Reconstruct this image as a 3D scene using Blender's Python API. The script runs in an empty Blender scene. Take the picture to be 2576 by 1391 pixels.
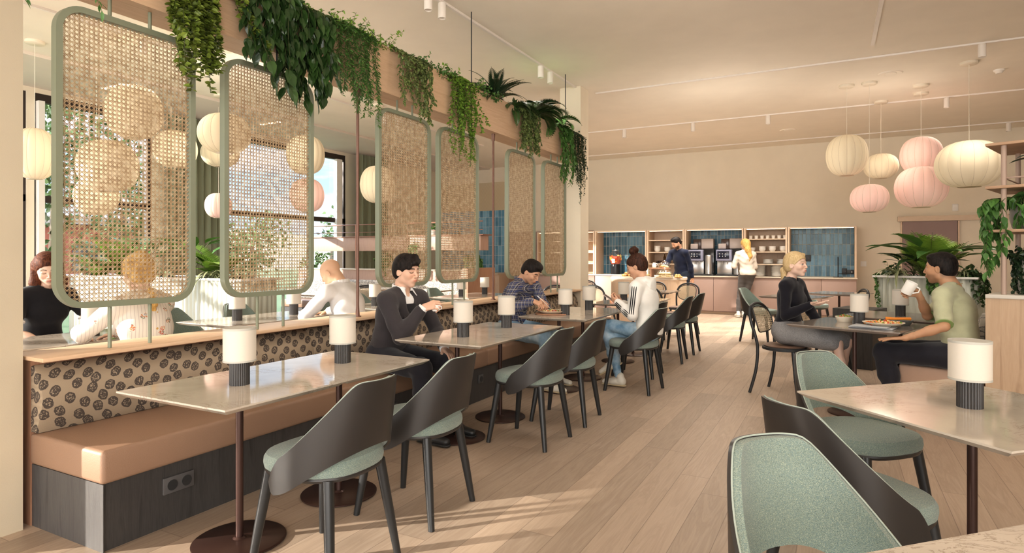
WARM=(1.0,.985,.955,1); SKY_S=1.15; SKY_HI=8.5; WARM_S=5.4; SUN_S=6.5; SPOT_E=125; FILL_E=76; EXPO=0.60; GAM=.87
LIGHTS=[(.5,10.5,2.9,12),(-6.8,5.5,2.6,45),(-7.0,1.5,2.6,30),(-1.6,9.5,2.4,30),(-1.2,4.5,2.5,24)]
import bpy, bmesh, math, random
import numpy as np
from mathutils import Vector, Matrix
D=bpy.data; SC=bpy.context.scene; COL=SC.collection
R=random.Random(11)
PI=math.pi
rad=math.radians
# ------------------------------------------------------------------ objects
def tag(o,label=None,cat=None,group=None,kind=None):
    if label: o['label']=label
    if cat: o['category']=cat
    if group: o['group']=group
    if kind: o['kind']=kind
    return o
def empty(name,loc=(0,0,0),rz=0,label=None,cat=None,group=None):
    o=D.objects.new(name,None); COL.objects.link(o); o.location=loc; o.rotation_euler=(0,0,rz)
    o.empty_display_size=.05
    return tag(o,label,cat,group)
def link_mesh(name,me,mat,parent=None,loc=(0,0,0),rz=0):
    o=D.objects.new(name,me); COL.objects.link(o)
    if mat:
        for m in (mat if isinstance(mat,(list,tuple)) else [mat]): me.materials.append(m)
    o.location=loc; o.rotation_euler=(0,0,rz)
    if parent: o.parent=parent
    return o
def copy_tree(o,loc=None,rz=None,label=None,group=None,parent=None):
    c=o.copy(); COL.objects.link(c)
    if parent: c.parent=parent
    if loc is not None: c.location=loc
    if rz is not None: c.rotation_euler=(0,0,rz)
    if label: c['label']=label
    if group: c['group']=group
    for ch in list(o.children): copy_tree(ch,parent=c)
    return c
class MB:
    def __init__(s): s.v=[]; s.f=[]; s.mi=[]; s.sm=[]; s.col=None
    def add(s,vs,fs,mi=0,smooth=False):
        n=len(s.v); s.v.extend([tuple(p) for p in vs])
        for f in fs: s.f.append(tuple(i+n for i in f)); s.mi.append(mi); s.sm.append(smooth)
        return s
    def box(s,x0,x1,y0,y1,z0,z1,mi=0):
        v=[(x0,y0,z0),(x1,y0,z0),(x1,y1,z0),(x0,y1,z0),(x0,y0,z1),(x1,y0,z1),(x1,y1,z1),(x0,y1,z1)]
        return s.add(v,[(0,3,2,1),(4,5,6,7),(0,1,5,4),(1,2,6,5),(2,3,7,6),(3,0,4,7)],mi)
    def rbox(s,x0,x1,y0,y1,z0,z1,r=.005,seg=2,mi=0,smooth=True):
        bm=bmesh.new(); bmesh.ops.create_cube(bm,size=1)
        for v in bm.verts: v.co=((x0+x1)/2+v.co.x*(x1-x0),(y0+y1)/2+v.co.y*(y1-y0),(z0+z1)/2+v.co.z*(z1-z0))
        r=min(r,.49*min(x1-x0,y1-y0,z1-z0))
        bmesh.ops.bevel(bm,geom=bm.edges[:]+bm.verts[:],offset=r,segments=seg,profile=.5,affect='EDGES')
        return s.bm(bm,mi,smooth)
    def bm(s,bm,mi=0,smooth=True,M=None):
        bm.verts.ensure_lookup_table()
        vs=[(M@v.co if M else v.co.copy()) for v in bm.verts]; fs=[[v.index for v in f.verts] for f in bm.faces]
        bm.free(); return s.add(vs,fs,mi,smooth)
    def tube(s,path,r,seg=8,mi=0,cap=True,closed=False,smooth=True,flat=1.0):
        P=[Vector(p) for p in path]; n=len(P)
        rs=r if isinstance(r,(list,tuple)) else [r]*n
        vs=[];up=None
        for i in range(n):
            if closed: t=P[(i+1)%n]-P[i-1]
            else: t=P[min(i+1,n-1)]-P[max(i-1,0)]
            if t.length<1e-9: t=Vector((0,0,1))
            t.normalize()
            if up is None: up=Vector((0,0,1)) if abs(t.z)<.9 else Vector((1,0,0))
            a=t.cross(up)
            if a.length<1e-6: a=t.orthogonal()
            a.normalize(); b=a.cross(t).normalized(); up=b
            for k in range(seg):
                w=2*PI*k/seg; vs.append(P[i]+a*(rs[i]*math.cos(w))+b*(rs[i]*flat*math.sin(w)))
        fs=[]
        m=n if closed else n-1
        for i in range(m):
            j=(i+1)%n
            for k in range(seg):
                l=(k+1)%seg; fs.append((i*seg+k,i*seg+l,j*seg+l,j*seg+k))
        if cap and not closed:
            fs.append(tuple(range(seg))[::-1]); fs.append(tuple((n-1)*seg+k for k in range(seg)))
        return s.add(vs,fs,mi,smooth)
    def lathe(s,prof,seg=24,c=(0,0),mi=0,smooth=True,mod=None,sy=1.0):
        vs=[];n=len(prof)
        for (r,z) in prof:
            for k in range(seg):
                w=2*PI*k/seg; q=r*(mod(w,z) if mod else 1)
                vs.append((c[0]+q*math.cos(w),c[1]+q*sy*math.sin(w),z))
        fs=[]
        for i in range(n-1):
            for k in range(seg):
                l=(k+1)%seg; fs.append((i*seg+k,i*seg+l,(i+1)*seg+l,(i+1)*seg+k))
        if prof[0][0]>1e-5: fs.append(tuple(range(seg))[::-1])
        if prof[-1][0]>1e-5: fs.append(tuple((n-1)*seg+k for k in range(seg)))
        return s.add(vs,fs,mi,smooth)
    def prism(s,poly,z0,z1,mi=0,smooth=False):
        n=len(poly); vs=[(x,y,z0) for x,y in poly]+[(x,y,z1) for x,y in poly]
        fs=[tuple(range(n))[::-1],tuple(range(n,2*n))]+[(i,(i+1)%n,n+(i+1)%n,n+i) for i in range(n)]
        return s.add(vs,fs,mi,smooth)
    def mesh(s,name):
        me=D.meshes.new(name); me.from_pydata(s.v,[],s.f)
        me.polygons.foreach_set('material_index',s.mi); me.polygons.foreach_set('use_smooth',s.sm)
        if s.col is not None:
            a=me.color_attributes.new('Col','FLOAT_COLOR','POINT')
            a.data.foreach_set('color',np.array(s.col,dtype=np.float32).ravel())
        me.update(); return me
    def build(s,name,mat,parent=None,loc=(0,0,0),rz=0,auto=True):
        me=s.mesh(name)
        if auto and any(s.sm):
            try: me.set_sharp_from_angle(angle=rad(38))
            except Exception: pass
        return link_mesh(name,me,mat,parent,loc,rz)
def struct(name,mb,mat,loc=(0,0,0),rz=0,parent=None,auto=True):
    o=mb.build(name,mat,parent,loc,rz,auto); 
    if not parent: o['kind']='structure'
    return o
# ------------------------------------------------------------------ materials
class G:
    def __init__(s,name,base=(.8,.8,.8),rough=.5,metal=0,spec=.5):
        s.m=D.materials.new(name); s.m.use_nodes=True; s.t=s.m.node_tree
        s.b=s.t.nodes['Principled BSDF']; s.out=s.t.nodes['Material Output']
        s.set(Base_Color=(*base,1),Roughness=rough,Metallic=metal); s.b.inputs['Specular IOR Level'].default_value=spec
        s._o=None
    def set(s,**k):
        for a,v in k.items(): s.inp(s.b,a.replace('_',' '),v)
        return s
    def inp(s,node,key,v):
        i=node.inputs[key]
        if isinstance(v,bpy.types.NodeSocket): s.t.links.new(v,i)
        else: i.default_value=v
    def n(s,typ,ins=None,**at):
        x=s.t.nodes.new('ShaderNode'+typ)
        for a,v in at.items(): setattr(x,a,v)
        for k,v in (ins or {}).items(): s.inp(x,k,v)
        return x
    @property
    def obj(s):
        if s._o is None: s._o=s.n('TexCoord').outputs['Object']
        return s._o
    def mapv(s,scale=(1,1,1),rot=(0,0,0),loc=(0,0,0),v=None):
        return s.n('Mapping',{'Vector':v or s.obj,'Scale':scale,'Rotation':rot,'Location':loc}).outputs[0]
    def noise(s,scale=5,detail=3,rough=.5,v=None,dist=0):
        return s.n('TexNoise',{'Vector':v or s.obj,'Scale':scale,'Detail':detail,'Roughness':rough,'Distortion':dist}).outputs[0]
    def m2(s,op,a,b=0.0,c=0.0,clamp=False):
        x=s.n('Math',{0:a,1:b,2:c},operation=op); x.use_clamp=clamp; return x.outputs[0]
    def ramp(s,f,stops,interp='LINEAR'):
        x=s.n('ValToRGB',{'Fac':f}); cr=x.color_ramp; cr.interpolation=interp
        while len(cr.elements)<len(stops): cr.elements.new(.5)
        for e,(p,c) in zip(cr.elements,stops): e.position=p; e.color=(*c,1) if len(c)==3 else c
        return x.outputs[0]
    def mix(s,f,a,b,mode='MIX'):
        x=s.n('Mix',data_type='RGBA',blend_type=mode)
        for k,v in ((0,f),(6,a),(7,b)):
            if isinstance(v,tuple) and len(v)==3: v=(*v,1)
            s.inp(x,k,v)
        return x.outputs[2]
    def bump(s,h,strength=.3,dist=.01):
        o=s.n('Bump',{'Height':h,'Strength':strength,'Distance':dist}).outputs[0]; s.inp(s.b,'Normal',o); return s
    def col(s,c): s.inp(s.b,'Base Color',c); return s
def sep(g,v): return g.n('SeparateXYZ',{0:v}).outputs
def paint(name,c,rough=.6,bump=0,**k):
    g=G(name,c,rough,**k)
    n=g.noise(2.5,4); g.col(g.mix(n,tuple(x*.94 for x in c),tuple(min(1,x*1.05) for x in c)))
    if bump: g.bump(g.noise(220,2),bump,.002)
    return g.m
def wood(name,c1,c2,c3,axis='z',sc=1,rough=.5,bump=.12):
    g=G(name,c1,rough)
    st={'x':(1.2,16,16),'y':(16,1.2,16),'z':(16,16,1.2)}[axis]
    v=g.mapv(tuple(a*sc for a in st))
    d=g.noise(1.0,4,.6,v,1.2)
    v2=g.mapv(tuple(a*sc*6 for a in st)); f=g.noise(1.5,3,.6,v2)
    base=g.ramp(d,[(.3,c1),(.5,c2),(.62,c1),(.75,c3)])
    g.col(g.mix(g.m2('MULTIPLY',f,.55),base,c3)); g.bump(g.m2('ADD',d,f),bump,.002); return g.m
def metal(name,c,rough=.35,m=.6):
    return G(name,c,rough,m).m
M={}
M['wall']=paint('wall_plaster',(.78,.70,.575),.75,.15)
M['ceiling']=paint('ceiling_plaster',(.84,.775,.68),.8,.35)
M['soffit']=paint('soffit_plaster',(.72,.65,.58),.8,.1)
M['track']=paint('track_white',(.80,.74,.68),.5)
def floor_mat():
    g=G('oak_plank_floor',(.5,.4,.3),.38)
    x,y,z=sep(g,g.obj)[:3]
    W=.17;L=1.9
    row=g.m2('FLOOR',g.m2('DIVIDE',x,W))
    rn=g.n('TexWhiteNoise',{'W':row},noise_dimensions='1D').outputs[0]
    yy=g.m2('ADD',g.m2('DIVIDE',y,L),g.m2('MULTIPLY',rn,7.3))
    cell=g.m2('FLOOR',yy)
    idn=g.n('TexWhiteNoise',{'Vector':g.n('CombineXYZ',{0:row,1:cell,2:0.0}).outputs[0]},noise_dimensions='3D').outputs[0]
    fx=g.m2('FRACT',g.m2('DIVIDE',x,W)); fy=g.m2('FRACT',yy)
    ex=g.m2('MINIMUM',fx,g.m2('SUBTRACT',1.0,fx)); ey=g.m2('MULTIPLY',g.m2('MINIMUM',fy,g.m2('SUBTRACT',1.0,fy)),L/W)
    e=g.m2('MINIMUM',ex,ey); gap=g.m2('LESS_THAN',e,.010)
    off=g.n('CombineXYZ',{0:g.m2('MULTIPLY',idn,9.0),1:g.m2('MULTIPLY',idn,37.0),2:0.0}).outputs[0]
    v=g.n('VectorMath',{0:g.obj,1:off},operation='ADD').outputs[0]
    gr=g.noise(1.0,4,.6,g.mapv((11,1.0,1),v=v),1.6); fine=g.noise(1.0,3,.65,g.mapv((110,5,1),v=v))
    c=g.ramp(gr,[(.25,(.40,.315,.24)),(.45,(.49,.395,.31)),(.55,(.42,.33,.255)),(.7,(.53,.435,.35))])
    c=g.mix(g.m2('MULTIPLY',fine,.45),c,(.37,.28,.205))
    c=g.mix(1.0,c,g.ramp(idn,[(0,(.80,.79,.78)),(1,(1.12,1.10,1.08))]),'MULTIPLY')
    c=g.mix(g.m2('MULTIPLY',gap,.6),c,(.16,.11,.08)); g.col(c)
    g.set(Roughness=g.m2('ADD',g.m2('MULTIPLY',fine,.18),.36))
    g.bump(g.m2('SUBTRACT',g.m2('MULTIPLY',fine,.4),gap),.25,.003); return g.m
M['floor']=floor_mat()
M['beam']=wood('beam_oak',(.62,.43,.28),(.70,.51,.35),(.46,.30,.19),'y',1.0)
M['oak_v']=wood('oak_vertical',(.50,.36,.24),(.56,.41,.28),(.38,.26,.17),'z',1.1)
M['oak_pale']=wood('pale_oak_panel',(.68,.52,.38),(.74,.58,.43),(.56,.41,.29),'z',3)
M['oak_pale_x']=wood('pale_oak_rail',(.66,.52,.39),(.72,.58,.44),(.55,.42,.31),'x',3)
M['walnut']=wood('reddish_wood',(.40,.22,.14),(.48,.28,.18),(.26,.13,.08),'z',1.5)
M['walnut_x']=wood('reddish_wood_long',(.42,.25,.17),(.50,.31,.21),(.30,.17,.11),'x',1.5)
M['darkwood']=wood('black_stained_ash',(.060,.056,.055),(.080,.075,.072),(.035,.032,.032),'z',1.6,.45,.35)
M['shelfboard']=wood('shelf_board_wood',(.46,.30,.20),(.52,.35,.23),(.34,.21,.13),'x',2)
def marble(name,c,vein,rough=.12):
    g=G(name,c,rough)
    n1=g.noise(2.2,6,.6,dist=1.0); n2=g.noise(5,8,.7,g.mapv((1,2.4,1),(0,0,.6)),2.0)
    base=g.ramp(n1,[(.3,tuple(x*.86 for x in c)),(.55,c),(.75,tuple(min(1,x*1.08) for x in c))])
    v=g.m2('ABSOLUTE',g.m2('SUBTRACT',n2,.5)); vf=g.ramp(v,[(0,(1,1,1)),(.010,(.35,.35,.35)),(.03,(0,0,0))])
    msk=g.ramp(g.noise(3.0,3,.5,g.mapv(loc=(3,7,1))),[(.5,(0,0,0)),(.62,(1,1,1))])
    f=g.m2('MULTIPLY',vf,msk); g.col(g.mix(g.m2('MULTIPLY',f,.75),base,vein)); return g.m
M['marble']=marble('cream_marble',(.60,.53,.45),(.20,.13,.08),.07)
M['marble_edge']=marble('stone_edge',(.66,.58,.50),(.30,.22,.16),.3)
M['marble_grey']=marble('grey_brown_marble',(.33,.285,.25),(.16,.11,.08),.10)
def tweed():
    g=G('sage_tweed_fabric',(.4,.47,.4),.95,spec=.15)
    a=g.noise(520,2,.6); b=g.noise(260,2,.6,g.mapv((1,1,2.2)))
    c=g.ramp(a,[(.32,(.10,.14,.12)),(.47,(.26,.31,.265)),(.58,(.36,.41,.34)),(.72,(.52,.52,.42))])
    c=g.mix(g.ramp(b,[(.45,(0,0,0)),(.62,(1,1,1))]),c,(.20,.27,.26)); g.col(c)
    g.bump(g.m2('ADD',a,b),.5,.003); g.set(Sheen_Weight=.3); return g.m
M['tweed']=tweed()
M['shell']=G('chair_shell_umber',(.040,.035,.032),.36).m
M['chairleg']=G('chair_leg_dark',(.028,.028,.028),.36).m
M['piping']=G('pale_piping',(.42,.47,.42),.8).m
def spots(name,bg,dk,scale=17,outline=False,ring=.0):
    g=G(name,bg,.9,spec=.2)
    xx,yy,zz=sep(g,g.obj)[:3]; v=g.n('CombineXYZ',{0:g.m2('MULTIPLY',g.m2('ADD',yy,g.m2('MULTIPLY',xx,.9)),.92),1:g.m2('MULTIPLY',g.m2('SUBTRACT',zz,g.m2('MULTIPLY',xx,.25)),.88),2:0.0}).outputs[0]
    v=g.mapv(rot=(0,0,.6),v=v)
    vor=g.n('TexVoronoi',{'Vector':v,'Scale':scale,'Randomness':.42},feature='F1',voronoi_dimensions='2D')
    d=g.m2('ADD',vor.outputs['Distance'],g.m2('MULTIPLY',g.m2('SUBTRACT',g.noise(45,2),.5),.22))
    th=.37
    inner=g.m2('LESS_THAN',d,th)
    x,y,z=sep(g,g.obj)[:3]
    wv=g.m2('SINE',g.m2('MULTIPLY',g.m2('ADD',y,z),900.0)); wv2=g.m2('SINE',g.m2('MULTIPLY',g.m2('SUBTRACT',y,z),700.0))
    weave=g.m2('MULTIPLY',g.m2('ADD',g.m2('MULTIPLY',wv,wv2),1.0),.5)
    bgc=g.mix(weave,tuple(x_*.78 for x_ in bg),bg)
    rim=g.m2('GREATER_THAN',d,th-.09); sq=g.m2('GREATER_THAN',g.noise(150,2,.5),.44)
    infil=g.m2('MULTIPLY',g.m2('MAXIMUM',rim,sq),1.0)
    if outline: infil=g.m2('MAXIMUM',rim,g.m2('MULTIPLY',sq,.35))
    f=g.m2('MULTIPLY',inner,infil); f=g.m2('MULTIPLY',f,.85)
    g.col(g.mix(f,bgc,dk)); g.bump(weave,.25,.002); return g.m
M['spot_back']=spots('brown_spotted_weave',(.42,.335,.245),(.050,.042,.042),16)
M['spot_pale']=spots('pale_spotted_weave',(.68,.61,.52),(.22,.22,.23),17,True)
M['spot_pale2']=spots('pale_grey_spotted_cushion',(.60,.56,.50),(.10,.10,.11),16,True)
def leather(name,c):
    g=G(name,c,.5); n=g.noise(260,3,.6); m=g.noise(3,3)
    g.col(g.mix(m,tuple(x*.9 for x in c),tuple(x*1.08 for x in c))); g.bump(n,.35,.003); return g.m
M['tan']=leather('tan_leather',(.31,.195,.13))
M['tan2']=leather('seat_brown_leather',(.24,.15,.105))
M['bench']=leather('rosy_tan_upholstery',(.50,.34,.25))
M['bronze']=G('dark_bronze_metal',(.075,.040,.032),.33,.4).m
M['flute']=G('dark_fluted_metal',(.075,.070,.068),.38,.4).m
def shade(name,c,em,rough=.8):
    g=G(name,c,rough); n=g.noise(160,2,.5,g.mapv((1,1,6)))
    g.col(g.mix(n,tuple(x*.93 for x in c),c)); g.set(Emission_Color=(*c,1),Emission_Strength=em); g.bump(n,.1,.002); return g.m
M['shade']=shade('linen_lamp_shade',(.66,.60,.52),.06)
M['shaderim']=paint('shade_rim_grey',(.52,.50,.45),.8)
def lantern(name,c,em,tc):
    g=G(name,c,.85); n=g.noise(60,3,.6,g.mapv((1,1,8)))
    g.col(g.mix(n,tuple(x*.9 for x in c),c)); g.set(Emission_Color=(*tc,1),Emission_Strength=em); g.bump(n,.15,.003); return g.m
M['lan_cream']=lantern('cream_paper',(.74,.64,.47),.10,(1,.80,.55))
M['lan_pink']=lantern('blush_paper',(.80,.54,.47),.16,(1,.66,.54))
M['lan_rib']=G('lantern_rib',(.62,.52,.40),.7).m
M['lan_glow']=lantern('strip_and_fill_glow',(.95,.85,.7),1.2,(1,.82,.6))
M['white']=paint('white_paint',(.82,.80,.77),.45)
M['canopy']=paint('pendant_canopy',(.80,.72,.60),.5)
M['cord']=G('pendant_cord',(.78,.72,.62),.6).m
M['sage']=paint('sage_metal_paint',(.25,.27,.195),.4)
M['sage_l']=paint('sage_planter_paint',(.50,.51,.44),.45)
M['cane']=G('cane_strand',(.56,.38,.20),.5).m
g_=G('cane_strand_mottled',(.6,.4,.2),.55); g_.col(g_.ramp(g_.noise(25,2),[(.35,(.40,.27,.155)),(.5,(.52,.38,.235)),(.68,(.68,.56,.40))])); M['cane']=g_.m
M['cane_pale']=G('pale_cane',(.68,.58,.42),.6).m
M['black']=G('black_frame',(.035,.036,.038),.4).m
M['blackglass']=G('black_gloss',(.02,.02,.022),.12).m
M['mauve']=paint('mauve_laminate',(.40,.285,.24),.5)
M['mauve_d']=paint('mauve_door',(.30,.205,.185),.5)
def tile(name,c1,c2,c3,w,h,grout,v0=0.0,hz=0.0):
    g=G(name,c1,.12)
    x,y,z=sep(g,g.obj)[:3]
    a=g.m2('DIVIDE',g.m2('ADD',x,v0),w); b=g.m2('DIVIDE',g.m2('ADD',z,hz),h)
    i=g.m2('FLOOR',a); j=g.m2('FLOOR',b)
    idn=g.n('TexWhiteNoise',{'Vector':g.n('CombineXYZ',{0:i,1:j,2:0.0}).outputs[0]},noise_dimensions='3D').outputs[0]
    fa=g.m2('FRACT',a); fb=g.m2('FRACT',b)
    ea=g.m2('MULTIPLY',g.m2('MINIMUM',fa,g.m2('SUBTRACT',1.0,fa)),w); eb=g.m2('MULTIPLY',g.m2('MINIMUM',fb,g.m2('SUBTRACT',1.0,fb)),h)
    e=g.m2('MINIMUM',ea,eb); gr=g.m2('LESS_THAN',e,.0035)
    c=g.ramp(g.m2('ADD',g.m2('MULTIPLY',idn,.6),g.m2('MULTIPLY',g.noise(9,3),.4)),[(.2,c1),(.5,c2),(.85,c3)])
    g.col(g.mix(gr,c,grout)); g.set(Roughness=g.m2('ADD',g.m2('MULTIPLY',gr,.5),.22)); g.b.inputs['Specular IOR Level'].default_value=.35
    hh=g.m2('ADD',g.m2('MULTIPLY',g.noise(38,2),.8),g.m2('MULTIPLY',g.m2('MINIMUM',e,.008),60.0)); g.bump(hh,.5,.006); return g.m
M['tile']=tile('teal_blue_tile',(.045,.115,.165),(.085,.19,.265),(.15,.28,.37),.078,.235,(.50,.50,.46),hz=.06)
M['tile_l']=tile('light_blue_tile',(.10,.25,.38),(.16,.36,.52),(.30,.55,.72),.10,.27,(.75,.78,.78))
g_=G('woven_beige_panel',(.6,.5,.35),.8); x_,y_,z_=sep(g_,g_.obj)[:3]
w_=g_.m2('MULTIPLY',g_.m2('ADD',g_.m2('MULTIPLY',g_.m2('SINE',g_.m2('MULTIPLY',x_,170.0)),g_.m2('SINE',g_.m2('MULTIPLY',z_,170.0))),1.0),.5)
g_.col(g_.mix(w_,(.50,.40,.26),(.74,.63,.46))); M['woven']=g_.m
M['counter']=paint('counter_top_pale',(.64,.56,.46),.35)
M['steel']=G('brushed_steel',(.62,.61,.60),.28,.9).m
M['greyplastic']=G('warm_grey_plastic',(.50,.43,.40),.5).m
M['ceramic']=G('white_ceramic',(.85,.83,.79),.22).m
M['pot']=paint('rough_grey_pot',(.50,.47,.42),.85,.4)
M['post']=paint('taupe_post',(.42,.31,.25),.5)
M['copper']=G('copper_rail',(.34,.18,.13),.35,.4).m
def glassm(name,tint=(1,1,1),refl=.10):
    g=G(name,tint,.02); t=g.t
    tr=g.n('BsdfTransparent',{0:(*tint,1)}).outputs[0]; gl=g.n('BsdfGlossy',{0:(1,1,1,1),'Roughness':.02}).outputs[0]
    fr=g.m2('ADD',g.m2('MULTIPLY',g.m2('POWER',g.n('LayerWeight',{'Blend':.5}).outputs['Facing'],3.5),.55),.035)
    mx=g.n('MixShader',{0:g.m2('MULTIPLY',fr,refl/.10),1:tr,2:gl}).outputs[0]
    t.links.new(mx,g.out.inputs[0]); return g.m
M['pane']=glassm('window_pane_glass'); M['glass']=glassm('clear_glass',(.93,.95,.95),.14)
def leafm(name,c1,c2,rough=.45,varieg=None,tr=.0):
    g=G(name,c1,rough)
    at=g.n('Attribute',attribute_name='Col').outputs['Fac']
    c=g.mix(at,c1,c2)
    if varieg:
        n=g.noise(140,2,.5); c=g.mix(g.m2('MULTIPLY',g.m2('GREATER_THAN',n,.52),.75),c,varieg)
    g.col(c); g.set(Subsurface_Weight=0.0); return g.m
M['lf_dark']=leafm('dark_green_leaf',(.018,.045,.012),(.060,.125,.030),.3)
M['lf_mid']=leafm('mid_green_leaf',(.035,.10,.022),(.13,.28,.06))
M['lf_light']=leafm('light_green_leaf',(.09,.19,.022),(.27,.42,.06))
M['lf_olive']=leafm('olive_green_leaf',(.07,.11,.012),(.24,.31,.05))
M['lf_var']=leafm('speckled_leaf',(.035,.07,.018),(.10,.15,.04),.45,(.34,.40,.14))
M['lf_deep']=leafm('deep_green_leaf',(.010,.028,.012),(.03,.065,.022),.4)
M['lf_stripe']=leafm('cream_edged_leaf',(.04,.10,.025),(.62,.62,.38))
M['lf_sun']=leafm('sunlit_tree_leaf',(.03,.06,.012),(.10,.16,.04),.7)
M['stem']=G('green_brown_stem',(.09,.10,.035),.6).m
M['bark']=G('tree_bark',(.12,.09,.06),.9).m
M['soil']=G('dark_soil',(.035,.025,.018),.95).m
g_=G('sage_curtain_cloth',(.27,.29,.20),.9); g_.bump(g_.noise(300,2),.2,.002); g_.set(Emission_Color=(.27,.29,.20,1),Emission_Strength=.0); M['curtain']=g_.m
# ------------------------------------------------------------------ leaves
def leaf(mb,cols,p,dirv,nrm,L,W,shade,curl=.15,nseg=2,fold=.12):
    """pointed oval leaf with a folded mid rib, growing from p along dirv"""
    d=Vector(dirv).normalized(); n=Vector(nrm); n=(n-d*n.dot(d))
    n=n.normalized() if n.length>1e-4 else d.orthogonal().normalized()
    s=d.cross(n)
    p=Vector(p); vs=[]; sh=[]
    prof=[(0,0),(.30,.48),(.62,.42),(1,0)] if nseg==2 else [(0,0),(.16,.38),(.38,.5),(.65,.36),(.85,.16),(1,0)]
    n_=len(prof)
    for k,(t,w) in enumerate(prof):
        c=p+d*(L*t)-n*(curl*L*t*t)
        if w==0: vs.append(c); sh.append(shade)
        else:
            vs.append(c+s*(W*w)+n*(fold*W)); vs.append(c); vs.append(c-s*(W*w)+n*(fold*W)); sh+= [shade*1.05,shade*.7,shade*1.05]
    fs=[(0,2,1),(0,3,2)]
    for k in range(1,n_-2):
        a=1+3*(k-1); b=a+3
        fs+=[(a,a+1,b+1,b),(a+1,a+2,b+2,b+1)]
    a=1+3*(n_-3); e=len(vs)-1
    fs+=[(a,a+1,e),(a+1,a+2,e)]
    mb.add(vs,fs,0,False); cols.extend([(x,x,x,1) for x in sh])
def blade(mb,cols,p,dirv,L,W,droop,shade,seg=6,edge=None):
    """strap leaf that arches over"""
    d=Vector(dirv).normalized(); h=Vector((d.x,d.y,0)); 
    if h.length<1e-3: h=Vector((1,0,0))
    h.normalize(); side=Vector((-h.y,h.x,0)); pos=Vector(p); vs=[]; sh=[]; fs=[]
    pitch=math.asin(max(-1,min(1,d.z)))
    for k in range(seg+1):
        t=k/seg; w=W*(math.sin(PI*min(1,.12+.88*t))**.7 if t<1 else 0.02)*.5+.0005
        vs+= [pos+side*w+Vector((0,0,w*.35)),pos,pos-side*w+Vector((0,0,w*.35))]
        e=shade if edge is None else edge
        sh+=[e,shade,e]
        pitch-=droop/seg; pos=pos+(h*math.cos(pitch)+Vector((0,0,math.sin(pitch))))*(L/seg)
    for k in range(seg):
        a=3*k; fs+=[(a,a+1,a+4,a+3),(a+1,a+2,a+5,a+4)]
    mb.add(vs,fs,0,True); cols.extend([(x,x,x,1) for x in sh])
def rnd_unit():
    while True:
        v=Vector((R.uniform(-1,1),R.uniform(-1,1),R.uniform(-1,1)))
        if .05<v.length<1: return v.normalized()
def finish_plant(leaves,cols,stems,name,mat,label,group,cat='plant',loc=(0,0,0),kids=None):
    root=empty(name,loc,0,label,cat,group)
    leaves.col=cols; leaves.build('foliage',M[mat],root,auto=False)
    if stems.v: stems.build('stems',M['stem'],root,auto=False)
    return root
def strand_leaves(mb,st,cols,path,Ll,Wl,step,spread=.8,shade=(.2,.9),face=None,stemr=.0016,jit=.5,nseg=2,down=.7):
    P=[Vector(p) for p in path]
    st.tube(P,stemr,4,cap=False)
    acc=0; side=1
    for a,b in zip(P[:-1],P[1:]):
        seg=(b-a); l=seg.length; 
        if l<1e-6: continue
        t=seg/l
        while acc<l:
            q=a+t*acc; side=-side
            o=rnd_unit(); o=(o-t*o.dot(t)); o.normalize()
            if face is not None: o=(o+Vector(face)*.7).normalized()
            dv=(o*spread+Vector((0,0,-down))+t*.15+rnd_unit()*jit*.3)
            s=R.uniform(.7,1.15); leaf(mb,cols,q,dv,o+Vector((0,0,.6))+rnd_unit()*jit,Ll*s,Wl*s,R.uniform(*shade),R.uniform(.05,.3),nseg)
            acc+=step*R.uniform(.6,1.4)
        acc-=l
def drop_path(x,y,z,L,out=.05,wob=.03,n=9,sx=0,sy=0):
    ph=R.uniform(0,6); pts=[]
    for k in range(n+1):
        t=k/n
        pts.append((x+out*math.sin(min(1,t*3)*PI/2)+wob*math.sin(ph+t*6)*t+sx*t, y+wob*math.cos(ph*1.7+t*5)*t+sy*t, z-L*t))
    return pts

M['darkwood_l']=wood('grey_stained_ash',(.085,.080,.078),(.11,.105,.10),(.055,.05,.05),'z',1.6,.45,.35)
M['outlet']=G('dark_grey_outlet',(.11,.105,.105),.45).m
M['bronzeframe']=G('dark_window_frame',(.05,.035,.03),.45,.2).m
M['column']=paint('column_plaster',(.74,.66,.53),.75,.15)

M['cake']=G('dark_cake',(.05,.022,.012),.7).m
M['amber']=G('amber_glass',(.12,.05,.015),.15).m
M['bluegrey']=G('blue_grey_head',(.30,.31,.42),.35).m
M['screen']=G('dark_screen',(.02,.022,.04),.15).m
M['smoke']=G('smoked_hopper',(.09,.06,.05),.2).m
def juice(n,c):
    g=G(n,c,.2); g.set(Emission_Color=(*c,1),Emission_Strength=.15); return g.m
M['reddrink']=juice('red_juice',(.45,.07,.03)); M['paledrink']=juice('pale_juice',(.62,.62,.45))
M['orange']=G('orange_slice',(.85,.30,.05),.4).m; M['lemon']=G('lemon_slice',(.85,.72,.25),.4).m; M['lemonlight']=G('pale_lemon_slice',(.85,.82,.55),.4).m
M['crust']=paint('golden_crust',(.50,.26,.08),.6); M['bread']=paint('pale_bread',(.75,.58,.33),.6); M['glaze']=paint('sugar_glaze',(.72,.45,.22),.5)
M['rosewood']=wood('pinkish_oak',(.50,.34,.27),(.56,.39,.31),(.38,.25,.19),'z',2)
M['marble_top']=marble('counter_stone',(.62,.58,.52),(.3,.25,.2),.2)

M['lf_silver']=leafm('silver_veined_leaf',(.015,.04,.018),(.50,.58,.50),.35)
M['grass']=paint('grass_ground',(.06,.09,.03),.95); M['hill']=paint('brown_hill',(.20,.19,.12),.95); M['brick']=paint('red_brick',(.16,.05,.035),.9)
M['postred']=G('reddish_brown_post',(.20,.105,.075),.4,.2).m
M['column_shaded']=paint('near_column_shaded_plaster',(.56,.49,.375),.75,.15)  # same plaster as the far column, its shade put into a darker colour
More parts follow.
